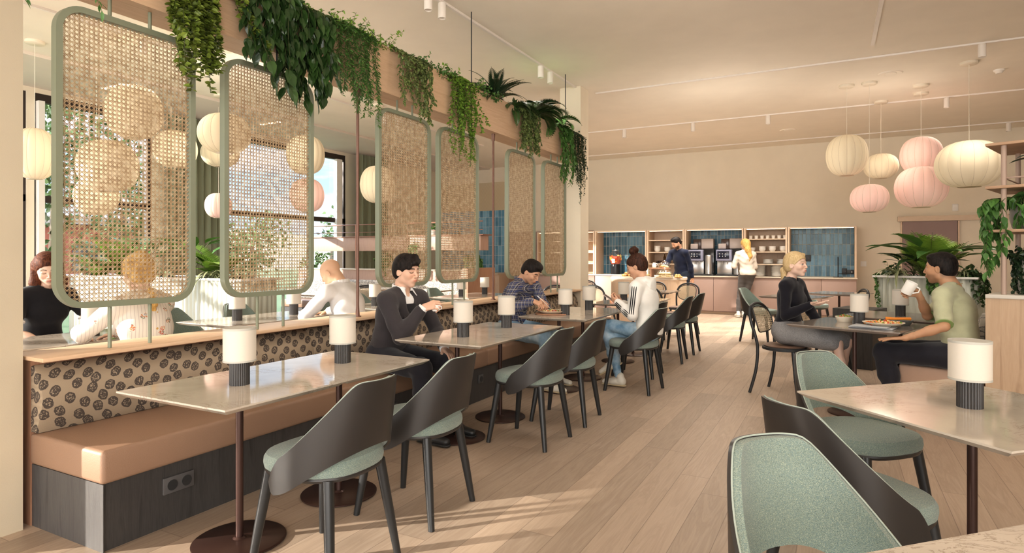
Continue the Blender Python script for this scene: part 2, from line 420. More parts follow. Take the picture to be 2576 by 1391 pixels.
# ------------------------------------------------------------------ setting
XW=-10.4; YB=15.2; ZC=3.83
m=MB(); m.box(XW-.05,5.2,-10,YB,-.05,0); struct('floor',m,M['floor'])
m=MB(); m.box(-8.77,5.2,-10,YB+.2,ZC,ZC+.2); struct('ceiling',m,M['ceiling'])
m=MB(); m.box(XW-.2,-8.77,-10,YB+.2,3.79,ZC+.2); struct('trim_1',m,M['soffit'])
m=MB(); m.box(-8.3,5.0,YB,YB+.2,0,ZC); struct('wall_back',m,M['wall'])
m=MB(); m.box(XW-.2,-8.3,YB,YB+.2,.86,2.62); struct('wall_back_tiles',m,M['tile_l'])
m=MB(); m.box(XW-.2,-8.3,YB,YB+.2,2.62,3.42); struct('wall_back_woven',m,M['woven'])
m=MB(); m.box(XW-.2,-8.3,YB,YB+.2,3.42,ZC);m.box(XW-.2,-8.3,YB,YB+.2,0,.86); struct('wall_back_upper',m,M['wall'])
m=MB(); m.box(5.0,5.2,-2.0,YB,0,ZC); struct('wall_right',m,M['wall'])
# left wall with window openings
wins=[(-9.0,-7.3),(-7.2,-5.5),(-5.4,-3.7),(-3.6,-1.9),(-1.8,-.1),(0.0,1.7),(1.8,4.60),(4.70,6.45),(7.76,11.15)]
m=MB(); m.box(XW-.2,XW,-10,YB,3.72,3.79)
prev=-10
for a,b in wins:
    m.box(XW-.2,XW,prev,a,.05,3.72); prev=b
m.box(XW-.2,XW,prev,YB,.05,3.72); m.box(XW-.2,XW,-10,YB,-.05,.05); struct('wall_left',m,M['wall'])
for i,(a,b) in enumerate(wins):
    w=empty('window_%d'%(i+1),(XW-.08,0,0)); w['kind']='structure'
    f=MB()
    f.box(-.04,.06,a,b,3.60,3.72); f.box(-.04,.06,a,b,.05,.14); f.box(-.04,.06,a,a+.06,.14,3.60); f.box(-.04,.06,b-.06,b,.14,3.60)
    f.box(-.04,.06,a,b,2.12,2.22)
    f.build('window_frame',M['bronzeframe'] if 'bronzeframe' in M else M['black'],w)
    g=MB(); g.add([(0,a,.14),(0,b,.14),(0,b,3.6),(0,a,3.6)],[(0,1,2,3)]); g.build('window_glass',M['pane'],w)
    if a>1:
        f=MB(); f.box(.07,.16,a+.02,a+.10,.14,3.60); f.build('white_reveal',M['white'],w)
    if i==8:
        f=MB(); f.box(.02,.12,b-.34,b-.16,.14,3.6); f.build('white_reveal',M['white'],w)
# structural columns
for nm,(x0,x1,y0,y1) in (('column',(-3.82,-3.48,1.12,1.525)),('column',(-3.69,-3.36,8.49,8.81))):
    m=MB(); m.box(x0,x1,y0,y1,0,ZC); struct(nm,m,M['column' if y0>5 else 'column_shaded'])
# baseboard under back bar etc
m=MB(); m.box(.34,5.0,YB-.015,YB,0,.08); struct('baseboard_back',m,M['oak_pale_x'])
# mauve wall panel left of column and above bar
m=MB(); m.box(-8.2,-5.65,YB-.03,YB,.0,2.0); struct('trim_2',m,M['mauve'])
# door on back wall with header track
d=empty('door_1',(0,0,0)); d['kind']='structure'
m=MB(); m.box(1.17,2.10,YB-.05,YB-.01,0,2.04); m.build('door_leaf',M['mauve_d'],d)
m=MB(); m.box(1.08,4.2,YB-.09,YB-.01,2.045,2.15); m.build('door_header',M['oak_pale_x'],d)
m=MB(); m.box(2.11,2.14,YB-.05,YB-.01,0,2.04); m.box(1.13,1.16,YB-.05,YB-.01,0,2.04);m.build('door_jamb',M['oak_pale'],d)
# wall fittings
def plate(x,z,w,h,name,label,cat,mt='white',kn=1):
    r=empty(name,(x,YB-.012,z),0,label,cat); m=MB(); m.rbox(-w/2,w/2,-.006,.011,-h/2,h/2,.004); m.build('cover',M[mt],r)
    for k in range(kn):
        m=MB(); zz=(k-(kn-1)/2)*h/kn; m.rbox(-w*.3,w*.3,-.012,-.005,zz-h*.32/kn,zz+h*.32/kn,.002); m.build('rocker',M['white'],r)
plate(.46,1.16,.11,.11,'light_switch','white square light switch on the back wall right of the blue tiles','switch')
plate(2.07,2.31,.10,.14,'wall_thermostat','small white double control panel high on the wall above the mauve door','control panel',kn=2)
# ------------------------------------------------------------------ divider wall, banquettes
m=MB(); m.box(-3.60,-3.50,1.565,8.49,0,.815)
dv=empty('divider_wall',(-3.55,5,0),0,'low reddish wooden divider wall between the two rows of banquettes','divider')
m=MB(); m.box(-.05,.05,-3.435,3.49,0,.815); m.build('panel',M['walnut'],dv)
m=MB(); m.rbox(-.13,.22,-3.46,3.49,.815,.835,.003); m.build('ledge',M['beam'],dv)
def bq_profile_obj(parent,name,mat,pts,y0,y1,r=.0,nm=None):
    m=MB(); n=len(pts); k=14
    ys=[y0,y0+.012]+[y0+.012+(y1-y0-.024)*i/k for i in range(1,k)]+[y1-.012,y1]
    cx=sum(p[0] for p in pts)/n; cz=sum(p[1] for p in pts)/n
    vs=[]
    for i,yy in enumerate(ys):
        s=.965 if i in (0,len(ys)-1) else 1
        for (x,z) in pts: vs.append((cx+(x-cx)*s,yy,cz+(z-cz)*s))
    fs=[]
    for i in range(len(ys)-1):
        for a in range(n):
            b=(a+1)%n; fs.append((i*n+a,i*n+b,(i+1)*n+b,(i+1)*n+a))
    fs.append(tuple(range(n))[::-1]); fs.append(tuple((len(ys)-1)*n+a for a in range(n)))
    m.add(vs,fs,0,True); return m.build(name,mat,parent)
def banquette(sgn,label):
    r=empty('banquette',(-3.50 if sgn>0 else -3.60,5.0,0),0 if sgn>0 else PI,label,'banquette')
    # local: +x towards the tables, y along; rotated by pi for the mirrored one
    def Y(a,b): return (a-5,b-5) if sgn>0 else (5-b,5-a)
    a,b=Y(1.575,8.47)
    m=MB(); m.box(0.0,.598,a,b,0,.302); m.build('base',M['darkwood'],r)
    e=(a-.004,a+.0) if sgn>0 else (b,b+.004)
    m=MB(); m.box(0.0,.61,e[0],e[1],0,.302); m.build('end_panel',M['darkwood_l'],r)
    cuts=[1.56,4.96,8.47]
    for p,q in zip(cuts[:-1],cuts[1:]):
        a,b=Y(p,q-.004); m=MB(); m.rbox(0.0,.62,a,b,.303,.455,.02,3); m.build('seat_cushion',M['tan'],r)
    prof=[(.005,.455),(.05,.457),(.075,.50),(.105,.58),(.115,.64),(.10,.70),(.065,.755),(.02,.785),(.003,.785)]
    cuts=[1.565,3.30,5.02,6.74,8.46]
    for p,q in zip(cuts[:-1],cuts[1:]):
        a,b=Y(p,q-.003); bq_profile_obj(r,'back_cushion',M['spot_back' if sgn>0 else 'spot_pale'],prof,a,b)
    return r
b1=banquette(1,'long tan leather banquette with brown spotted back cushions on a black wooden base')
b2=banquette(-1,'long banquette on the far side of the divider, seen behind the cane panels')
def outlet(par,y,n):
    m=MB(); m.rbox(.598,.610,y-.04*n,y+.04*n,.16,.24,.003); o=m.build('power_outlet',M['outlet'],par)
    for k in range(n):
        m=MB(); cy=y+(k-(n-1)/2)*.075; 
        bm=bmesh.new(); bmesh.ops.create_cone(bm,cap_ends=True,segments=20,radius1=.024,radius2=.026,depth=.006)
        m.bm(bm,0,False,Matrix.Translation((.612,cy,.20))@Matrix.Rotation(PI/2,4,'Y'))
        s=m.build('socket',M['black'],o)
for y,n in ((1.93,2),(3.60,1),(4.35,1),(4.85,1),(6.3,1)): outlet(b1,y-5,n)
# ------------------------------------------------------------------ planter beam
bm_=empty('planter_beam',(-3.475,5,2.69),0,'long oak planter beam hung overhead and overflowing with trailing plants','beam')
m=MB(); m.box(-.125,-.10,-9,3.49,0,.39); m.box(.10,.125,-9,3.49,0,.39); m.box(-.10,.10,-9,3.49,0,.03); m.build('trough',M['beam'],bm_)
m=MB(); m.box(-.098,.098,-8.9,3.48,.28,.33); m.build('soil',M['soil'],bm_)
for y in (2.92,5.40,7.86):
    m=MB(); m.tube([(0,0,2.4 if y<3 else 2.55),(0,0,3.83)],.006,8); o=m.build('suspension_rod',M['black'],None,(-3.335,y,0)); 
    tag(o,{2.92:'thin black rod hanging in front of the big-leaved plant on the beam',5.40:'thin black rod in front of the round-leaved light green trailing plant',7.86:'thin black rod near the column end of the beam'}[y],'rod')
for y,l in ((3.80,'slim reddish metal post rising from the ledge behind the second lamp to the beam'),(6.0,'slim reddish metal post on the ledge behind the man in the plaid shirt')):
    r=empty('support_post',(-3.42,y,.835),0,l,'post','reddish posts between ledge and beam')
    m=MB(); m.tube([(0,0,0),(0,0,.08),(0,0,.09),(0,0,1.77),(0,0,1.78),(0,0,1.855)],[.018,.013,.0125,.0125,.018,.022],12); m.build('shaft',M['postred'],r)
    m=MB(); m.lathe([(0,-.0005),(.028,-.0005),(.028,.008),(0,.008)],20); m.build('foot_plate',M['postred'],r)
# ------------------------------------------------------------------ cane panels
def clip_line(poly,p,d):
    t0,t1=-1e9,1e9; n=len(poly)
    for i in range(n):
        a=poly[i]; b=poly[(i+1)%n]; ex,ey=b[0]-a[0],b[1]-a[1]; nx,ny=-ey,ex  # inward for ccw
        num=nx*(p[0]-a[0])+ny*(p[1]-a[1]); den=nx*d[0]+ny*d[1]
        if abs(den)<1e-12:
            if num<0: return None
            continue
        t=-num/den
        if den>0: t0=max(t0,t)
        else: t1=min(t1,t)
    return (t0,t1) if t1-t0>1e-3 else None
def rrect(w,h,r,n=8):
    pts=[]
    for cx,cy,a0 in ((w/2-r,h/2-r,0),(-w/2+r,h/2-r,PI/2),(-w/2+r,-h/2+r,PI),(w/2-r,-h/2+r,1.5*PI)):
        for k in range(n+1):
            a=a0+PI/2*k/n; pts.append((cx+r*math.cos(a),cy+r*math.sin(a)))
    return pts
def cane_mesh(poly,w,h,p,sw,dw,to3=lambda x,y,o:(o,x,y)):
    """woven cane: pairs of uprights and cross strands plus both diagonals, clipped to poly"""
    m=MB()
    def strip(pt,d,wd,off):
        L=math.hypot(*d); d=(d[0]/L,d[1]/L); c=clip_line(poly,pt,d)
        if not c: return
        nx,ny=-d[1]*wd/2,d[0]*wd/2
        a=(pt[0]+d[0]*c[0],pt[1]+d[1]*c[0]); b=(pt[0]+d[0]*c[1],pt[1]+d[1]*c[1])
        q=[(a[0]-nx,a[1]-ny),(b[0]-nx,b[1]-ny),(b[0]+nx,b[1]+ny),(a[0]+nx,a[1]+ny)]; th=.0008
        vs=[to3(x,y,off-th) for x,y in q]+[to3(x,y,off+th) for x,y in q]
        m.add(vs,[(0,3,2,1),(4,5,6,7),(0,1,5,4),(2,3,7,6)])
    nx=int(w/p/2)+1; ny=int(h/p/2)+1; g=sw*.95
    for i in range(-nx,nx+1):
        for s in (-g,g): strip((i*p+s,0),(0,1),sw,.0012)
    for j in range(-ny,ny+1):
        for s in (-g,g): strip((0,j*p+s),(1,0),sw,-.0012)
    for k in range(-nx-ny,nx+ny+1):
        strip(((k+.5)*p,0),(1,1),dw,.003); strip(((k+.5)*p,0),(1,-1),dw,-.003)
    return m
PW,PH,PR=.745,1.535,.135
pn=cane_mesh(rrect(PW-.05,PH-.05,PR-.02),PW,PH,.0232,.0019,.0025)
pn.build('tmp_cane',M['cane'])
CANE=D.objects['tmp_cane'].data; D.objects.remove(D.objects['tmp_cane'])
def panel(y,label,name='cane_panel'):
    r=empty(name,(-3.42,y,0),0,label,'room divider','cane panels along the divider')
    o=rrect(PW,PH,PR,10); i_=rrect(PW-.062,PH-.062,PR-.031,10); n=len(o); z0=1.055+PH/2
    m=MB(); vs=[]
    for x in (-.022,.022):
        vs+=[(x,a,b+z0) for a,b in o]+[(x,a,b+z0) for a,b in i_]
    fs=[]
    for k in range(n):
        l=(k+1)%n
        fs+=[(2*n+k,2*n+l,3*n+l,3*n+k),(k,n+k,n+l,l),(k,l,2*n+l,2*n+k),(n+k,3*n+k,3*n+l,n+l)]
    m.add(vs,fs,0,True); m.build('frame',M['sage'],r)
    c=link_mesh('cane_weave',CANE,None,r); c.location=(0,0,z0)
    for s in (-.108,.108):
        for (a,b) in ((.836,1.057),(1.055+PH-.002,2.689)):
            q=MB(); q.tube([(0,s,a),(0,s,b)],.0095,10); q.build('post',M['sage'],r)
    return r
for y,l in ((2.00,'largest and nearest cane panel, in front of the big round lanterns'),
            (2.94,'second cane panel from the left, its top corner under the big dark green leaves'),
            (4.41,'cane panel directly behind the man in the dark suit'),
            (5.285,'cane panel under the round-leaved trailing plant, right of the suited man'),
            (6.68,'narrow-looking cane panel behind the man in the plaid shirt'),
            (7.67,'farthest cane panel, beside the beige column')): panel(y,l)
# ------------------------------------------------------------------ tracks and spotlights
def bar(name,p,q,w,h,mat,label,cat,z=ZC):
    P=Vector((*p,z)); Q=Vector((*q,z)); L=(Q-P).length; a=math.atan2(Q.y-P.y,Q.x-P.x)
    m=MB(); m.box(-L/2,L/2,-w/2,w/2,-h,.0); o=m.build(name,M[mat],None,tuple((P+Q)/2),a); return tag(o,label,cat)
bar('track_rail',(-3.445,-2),(-3.445,8.49),.035,.025,'track','white ceiling track running above the planter beam to the column','track')
bar('track_rail',(-3.30,8.97),(3.2,8.97),.035,.02,'track','white ceiling track crossing in front of the round lanterns, the nearest of three','track')
bar('track_rail',(-5.9,11.75),(3.8,11.75),.035,.02,'track','white ceiling track with several spotlights, middle of three','track')
bar('track_rail',(-6.5,14.5),(4.5,14.5),.035,.02,'track','white ceiling track closest to the back wall','track')
bar('track_rail',(.392,5.0),(.349,8.45),.04,.015,'track','short white ceiling strip pointing away at the top right','track')
def spot(x,y,label,h=.155,r=.04,z=ZC-.02,grp='track spotlights'):
    o=empty('spotlight',(x,y,z),0,label,'spotlight',grp)
    m=MB(); m.lathe([(0,-h+.012),(r*.82,-h+.012),(r*.86,-h),(r,-h),(r,-.012),(r*.9,-.004),(0,-.004)],24); m.build('housing',M['track'],o)
    m=MB(); m.lathe([(0,-.003),(.014,-.003),(.014,.0),(0,.0)],10); m.build('mount',M['track'],o)
for x,y,l in ((-3.445,4.80,'white cylinder spotlight at the top edge, left of a close pair'),(-3.445,5.03,'white cylinder spotlight at the top edge, right of a close pair'),
              (-3.445,7.30,'white cylinder spotlight near the column, left one of the pair'),(-3.445,7.60,'white cylinder spotlight near the column, right one of the pair'),
              (1.48,8.97,'large white spotlight at the top right above the biggest cream lantern'),(1.49,11.75,'white spotlight on the middle track at the right, near the double pink lanterns'),
              (-3.73,11.75,'leftmost white spotlight on the middle track beside the column'),(-2.41,11.75,'second spotlight from the column on the middle track'),
              (-1.11,11.75,'third spotlight from the column on the middle track'),(2.79,14.5,'small white spotlight over the right end of the back wall')): spot(x,y,l)
for x,y,l in ((.62,9.9,'round ceiling vent near the lanterns'),(-.9,13.4,'flat round ceiling speaker above the back bar'),(1.9,10.4,'round smoke detector at the upper right'),(-5.3,8.3,'round ceiling vent behind the planter beam')):
    o=empty('ceiling_vent',(x,y,ZC),0,l,'vent'); m=MB(); m.lathe([(0,-.014),(.07,-.014),(.078,-.006),(.11,-.012),(.14,-.012),(.15,0),(0,0)],32) if 'smoke' not in l else m.lathe([(0,-.05),(.035,-.05),(.045,-.03),(.06,-.02),(.065,0),(0,0)],24)
    m.build('cover',M['ceiling'] if 'smoke' not in l else M['track'],o)
for x,y,l in ((-9.3,5.2,'slim linear ceiling light above the left planter'),(-9.3,8.0,'slim linear ceiling light in front of the curtains')):
    m=MB(); m.box(-.25,.25,-.03,.03,-.012,.0); o=m.build('linear_light',M['lan_glow'],None,(x,y,3.7905)); tag(o,l,'ceiling light')
# left tracks
bar('track_rail',(-7.1,-2),(-7.1,12),.035,.025,'track','white ceiling track over the left seating area','track')
spot(-7.1,4.3,'white spotlight on the left track, by the window lantern'); spot(-7.1,8.6,'white spotlight on the left track behind the third cane panel, nearer one'); spot(-7.1,8.95,'white spotlight on the left track behind the third cane panel, farther one')
# ------------------------------------------------------------------ paper lanterns
LMESH={}
def lantern_obj(x,y,zc,w,h,colr,label,grp):
    o=empty('paper_lantern',(x,y,zc),0,label,'pendant lamp',grp)
    n=16; seg=n*6; pr=[]
    for k in range(21):
        t=-1+2*k/20; a=t*1.33; r=w/2*(math.cos(a)**.72 if abs(a)<PI/2 else 0); pr.append((max(r,.0),h/2*math.sin(a)/math.sin(1.33)))
    def mod(a,z): 
        u=(a*n/(2*PI))%1; return 1-.028*(1-math.sin(PI*u))*(1)
    m=MB(); m.lathe(pr[0:],seg,mod=mod); m.build('shade',M['lan_'+colr],o)
    q=MB()
    for k in range(n):
        a=2*PI*k/n; q.tube([(r*.975*math.cos(a),r*.975*math.sin(a),z) for r,z in pr],.0016,4,cap=False)
    q.build('ribs',M['lan_rib'],o)
    q=MB(); rr=pr[0][0]*.96; q.lathe([(rr*.8,-h/2-.006),(rr,-h/2-.006),(rr,-h/2+.004),(rr*.8,-h/2+.004)],24); q.build('rim',M['lan_rib'],o)
    q=MB(); q.tube([(0,0,h/2-.01),(0,0,ZC-zc-.02)],.003,6); q.build('cord',M['cord'],o)
    q=MB(); q.lathe([(0,ZC-zc-.035),(.09,ZC-zc-.035),(.10,ZC-zc-.028),(.10,ZC-zc),(0,ZC-zc)],24); q.build('ceiling_rose',M['canopy'],o)
    return o
GR='round paper lanterns over the right tables'; GL='round paper lanterns over the left seating'
for a in ((.098,10.296,2.80,.56,.58,'cream','cream round paper lantern, leftmost of the right cluster',GR),
          (.385,10.283,2.158,.505,.39,'pink','flattened pink paper lantern hanging lowest in the right cluster',GR),
          (.597,11.62,2.78,.508,.386,'cream','small flattened cream paper lantern, second from left at the top of the cluster',GR),
          (1.111,11.31,2.87,.574,.549,'pink','upper pink paper lantern partly behind the larger pink one',GR),
          (1.059,10.782,2.332,.686,.582,'pink','large pink paper lantern hanging just below another pink one',GR),
          (1.483,9.806,2.511,.76,.58,'cream','largest cream paper lantern, next to the shelf with plants',GR),
          (-8.29,3.75,2.516,.44,.58,'cream','tall cream lantern at the far left in front of the window',GL),
          (-6.757,7.99,2.512,.58,.593,'cream','cream lantern between the green curtain and the third cane panel',GL),
          (-6.99,4.13,2.94,.58,.58,'cream','uppermost large cream lantern behind the first cane panel',GL),
          (-7.30,4.02,2.34,.62,.56,'cream','middle large cream lantern behind the first cane panel',GL),
          (-8.26,4.41,2.08,.50,.46,'cream','lowest cream lantern behind the first cane panel',GL),
          (-6.55,4.95,2.80,.60,.46,'cream','flattened cream lantern whose right half shows right of the first cane panel',GL),
          (-8.1,5.35,2.80,.56,.50,'cream','cream lantern just peeking out right of the first cane panel, under the flattened one',GL),
          (-9.07,6.74,2.16,.42,.40,'pink','small pink lantern left of the second cane panel',GL),
          (-7.57,7.20,2.95,.60,.60,'cream','cream lantern half hidden by the right edge of the second cane panel',GL),
          (-7.85,7.50,2.34,.56,.54,'pink','pink lantern half hidden by the right edge of the second cane panel',GL),
          (-8.50,6.35,2.92,.56,.40,'cream','cream lantern seen through the second cane panel',GL)): lantern_obj(*a)
# ------------------------------------------------------------------ curtains
def curtain(y0,y1,label):
    m=MB(); n=int((y1-y0)/.008); vs=[]
    for zz in (.02,1.3,2.6,3.76):
        for k in range(n+1):
            y=y0+(y1-y0)*k/n; ph=y*2*PI/.135
            vs.append((.05*math.sin(ph)+.012*math.sin(ph*.5+zz*.6),y-(y0+y1)/2+.02*math.sin(2*ph),zz))
    fs=[(j*(n+1)+k,j*(n+1)+k+1,(j+1)*(n+1)+k+1,(j+1)*(n+1)+k) for j in range(3) for k in range(n)]
    m.add(vs,fs,0,True); o=m.build('curtain',M['curtain'],None,(XW+.28,(y0+y1)/2,0),auto=False); tag(o,label,'curtain','sage green curtains')
curtain(6.55,7.68,'sage green pleated curtain between the two big windows, right of the first cane panel')
curtain(11.25,12.35,'sage green pleated curtain behind the wooden shelf unit, beside the far window')
# ------------------------------------------------------------------ tables
def table(x,y,w,d,rz,label,mt='marble',pole=(0,0),edge=None,kind='dining_table',h=.75,group=None):
    r=empty(kind,(x,y,0),rz,label,'table',group)
    m=MB(); a,b=w/2,d/2
    m.add([(-a,-b,h-.007),(a,-b,h-.007),(a,b,h-.007),(-a,b,h-.007),(-a,-b,h),(a,-b,h),(a,b,h),(-a,b,h),
           (-a+.028,-b+.028,h-.026),(a-.028,-b+.028,h-.026),(a-.028,b-.028,h-.026),(-a+.028,b-.028,h-.026)],
          [(4,5,6,7),(0,1,5,4),(1,2,6,5),(2,3,7,6),(3,0,4,7),(8,9,1,0),(9,10,2,1),(10,11,3,2),(11,8,0,3),(11,10,9,8)])
    m.build('tabletop',M[mt],r)
    m=MB(); m.lathe([(.017,.012),(.017,h-.036)],16,pole); m.build('pole',M['bronze'],r)
    m=MB(); m.box(pole[0]-.09,pole[0]+.09,pole[1]-.09,pole[1]+.09,h-.036,h-.026); m.build('mount_plate',M['bronze'],r)
    m=MB(); m.lathe([(0,0),(.20,0),(.205,.003),(.205,.009),(.198,.013),(.03,.014),(.022,.022),(0,.022)],40,pole); m.build('base',M['bronze'],r)
    return r
def lamp_proto():
    r=empty('table_lamp',(0,0,0),0,'x','table lamp')
    m=MB(); m.lathe([(0,0),(.0425,0),(.0425,.004),(.0425,.098),(.0425,.101),(0,.101)],120,mod=lambda a,z:1-.055*(abs(math.sin(a*15)))); m.build('fluted_base',M['flute'],r)
    m=MB(); m.lathe([(.0,.104),(.0665,.104),(.069,.106),(.069,.25),(.067,.252),(0,.246)],48); s=m.build('lamp_shade',M['shade'],r)
    m=MB(); m.lathe([(.0694,.104),(.0697,.104),(.0697,.112),(.0694,.112)],48); m.build('lower_rim',M['shaderim'],s)
    m=MB(); m.lathe([(.0694,.244),(.0697,.244),(.0697,.2535),(.066,.2535),(.066,.2525)],48); m.build('upper_rim',M['shaderim'],s)
    return r
LP=lamp_proto(); LU=[0]
def lamp_at(x,y,label,z=.75,group='table lamps with fluted bases'):
    if not LU[0]: LU[0]=1; LP.location=(x,y,z); LP['label']=label; LP['group']=group; return LP
    return copy_tree(LP,(x,y,z),R.uniform(0,.3),label,group)
# ------------------------------------------------------------------ shell chair, faces +x locally
def shell_chair_proto():
    r=empty('shell_chair',(0,0,0),0,'x','chair')
    th_max=rad(103)
    def bounds(t):
        a=abs(t); top=.825
        t1,t2=rad(33),rad(101)
        k=min(1,(a-t1)/(t2-t1)); w=.045
        up=top-.004-.350*w*math.log(1+math.exp(min(40,k/w)))
        lo=.358+.185*max(0,math.cos(min(PI/2,a*.93)))**1.05
        ta=rad(88)
        if a>ta:
            k=min(1,(a-ta)/(th_max-ta)); mid=(.485+lo)/2-.005; s=math.sqrt(max(0,1-k*k)); up=mid+(up-mid)*s; lo=mid+(lo-mid)*s
        # rounded top corners
        return lo,up
    def pos(t,z,off=0):
        hh=max(0,(z-.44)/.385)
        a=.235+off; b=.245+off
        c,s=math.cos(t),math.sin(t)
        ex=.80; x=-a*(abs(c)**ex)*(1 if c>0 else -1)*(1 if c>0 else .85); y=b*(abs(s)**ex)*(1 if s>0 else -1)
        back=max(0,c)
        x-= .085*hh*(.35+.65*back); y*= 1-.20*hh*back-.06*hh
        x+= .02
        return (x,y,z)
    def sheet(off,n=56,k=14,inset=0):
        P=[]
        for i in range(n+1):
            t=-th_max*(1-inset*.12)+2*th_max*(1-inset*.12)*i/n; lo,up=bounds(t)
            lo+=inset*.012; up-=inset*.012
            for j in range(k+1): P.append(pos(t,lo+(up-lo)*j/k,off))
        return P,n,k
    def solid(o0,o1,inset=0):
        A,n,k=sheet(o0,inset=inset); B,_,_=sheet(o1,inset=inset); N=len(A); m=MB(); fs=[]
        q=lambda i,j:i*(k+1)+j
        for i in range(n):
            for j in range(k):
                fs.append((q(i,j),q(i+1,j),q(i+1,j+1),q(i,j+1))); fs.append((N+q(i,j),N+q(i,j+1),N+q(i+1,j+1),N+q(i+1,j)))
            fs.append((q(i,0),N+q(i,0),N+q(i+1,0),q(i+1,0))); fs.append((q(i,k),q(i+1,k),N+q(i+1,k),N+q(i,k)))
        for j in range(k):
            fs.append((q(0,j),q(0,j+1),N+q(0,j+1),N+q(0,j))); fs.append((q(n,j),N+q(n,j),N+q(n,j+1),q(n,j+1)))
        m.add(A+B,fs,0,True); return m
    solid(.012,.0).build('back_shell',M['shell'],r)
    solid(-.0005,-.024,.35).build('back_padding',M['tweed'],r)
    # piping along the top edge
    m=MB(); pts=[]
    for i in range(41):
        t=-rad(90)+2*rad(90)*i/40; lo,up=bounds(t); pts.append(pos(t,up+.0005,.000))
    m.tube(pts,.0026,6); m.build('edge_piping',M['piping'],r)
    # seat
    def ring(s,z,n=40):
        o=[]
        for i in range(n):
            a=2*PI*i/n; c,q=math.cos(a),math.sin(a); e=.72
            x=.232*s*(abs(c)**e)*(1 if c>0 else -1); y=.228*s*(abs(q)**e)*(1 if q>0 else -1)
            if c<0: y*=1-.10*abs(c)
            o.append((x+.02,y,z))
        return o
    def stack(rs):
        m=MB(); n=40; vs=[]
        for s,z in rs: vs+=ring(s,z)
        fs=[(i*n+k,i*n+(k+1)%n,(i+1)*n+(k+1)%n,(i+1)*n+k) for i in range(len(rs)-1) for k in range(n)]
        fs.append(tuple(range(n))[::-1]); fs.append(tuple((len(rs)-1)*n+k for k in range(n))); m.add(vs,fs,0,True); return m
    stack([(.90,.416),(.955,.420),(.975,.430),(.965,.437)]).build('seat_pan',M['shell'],r)
    stack([(.95,.436),(.985,.443),(1.0,.462),(.99,.482),(.95,.497),(.82,.506),(.5,.509)]).build('seat',M['tweed'],r)
    for sx in (1,-1):
        for sy in (1,-1):
            m=MB(); t=Vector((.02+sx*.165,sy*.155,.428)); f=Vector((.02+sx*.225,sy*.205,.0))
            m.tube([t,t+(f-t)*.55,f],[.0235,.0205,.0155],14); m.build('leg',M['chairleg'],r)
    return r
SCH=shell_chair_proto(); SU=[0]
def shell_chair(x,y,rz,label,group='sage tweed shell chairs'):
    if not SU[0]: SU[0]=1; SCH.location=(x,y,0); SCH.rotation_euler=(0,0,rz); SCH['label']=label; SCH['group']=group; return SCH
    return copy_tree(SCH,(x,y,0),rz,label,group)
# ------------------------------------------------------------------ bentwood cane chair, faces +x locally
def cane_chair_proto():
    r=empty('bentwood_chair',(0,0,0),0,'x','chair')
    m=MB(); m.lathe([(0,.425),(.19,.425),(.205,.430),(.207,.452),(.200,.458),(0,.458)],40); m.build('seat_frame',M['black'],r)
    m=MB(); m.lathe([(0,.458),(.185,.458),(.192,.466),(.18,.474),(.1,.478),(0,.478)],40); m.build('seat',M['tan2'],r)
    for sy in (1,-1):
        m=MB(); m.tube([(.13,sy*.12,.43),(.16,sy*.145,.2),(.19,sy*.165,.0)],[.0165,.0155,.011],12); m.build('front_leg',M['black'],r)
    def hoop(k): # full back hoop incl. rear legs; k 0..1
        pass
    pts=[]
    base=[(-.255,.0,.20),(-.20,.22,.185),(-.185,.43,.178),(-.20,.55,.192),(-.235,.68,.205),(-.258,.76,.19)]
    L=[(x,-y,z) for x,z,y in base]; 
    arc=[(-.27,-.165,.800),(-.279,-.12,.832),(-.284,-.06,.850),(-.286,0,.855)]
    half=L+arc; pts=half+[(x,-y,z) for x,y,z in half[:-1][::-1]]
    # smooth
    def cr(P,n=5):
        P=[Vector(p) for p in P]; out=[]
        for i in range(len(P)-1):
            p0=P[max(i-1,0)];p1=P[i];p2=P[i+1];p3=P[min(i+2,len(P)-1)]
            for k in range(n):
                t=k/n; out.append(.5*((2*p1)+(-p0+p2)*t+(2*p0-5*p1+4*p2-p3)*t*t+(-p0+3*p1-3*p2+p3)*t**3))
        out.append(P[-1]); return out
    m=MB(); m.tube(cr(pts),.0145,10); m.build('back_hoop',M['black'],r)
    # inner oval with cane
    poly=[]; n=36
    for i in range(n):
        a=2*PI*i/n; c,s=math.cos(a),math.sin(a); poly.append((.168*(abs(c)**.72)*(1 if c>0 else -1),.125*(abs(s)**.72)*(1 if s>0 else -1)))
    def to3(x,y,o):
        z=.70+y; bx=-.215-.30*(z-.56)+.05*(x/.17)**2; return (bx+o*.5,x,z)
    c=cane_mesh(poly,.36,.27,.021,.0030,.0030,to3)
    # subdivide-free: strands are straight, curvature small
    c.build('cane_back',M['cane_pale'],r)
    m=MB(); m.tube([to3(x,y,0) for x,y in poly],.006,8,closed=True); m.build('cane_rim',M['black'],r)
    return r
CCH=cane_chair_proto(); CU=[0]
def cane_chair(x,y,rz,label,group='black bentwood cane chairs'):
    if not CU[0]: CU[0]=1; CCH.location=(x,y,0); CCH.rotation_euler=(0,0,rz); CCH['label']=label; CCH['group']=group; return CCH
    return copy_tree(CCH,(x,y,0),rz,label,group)
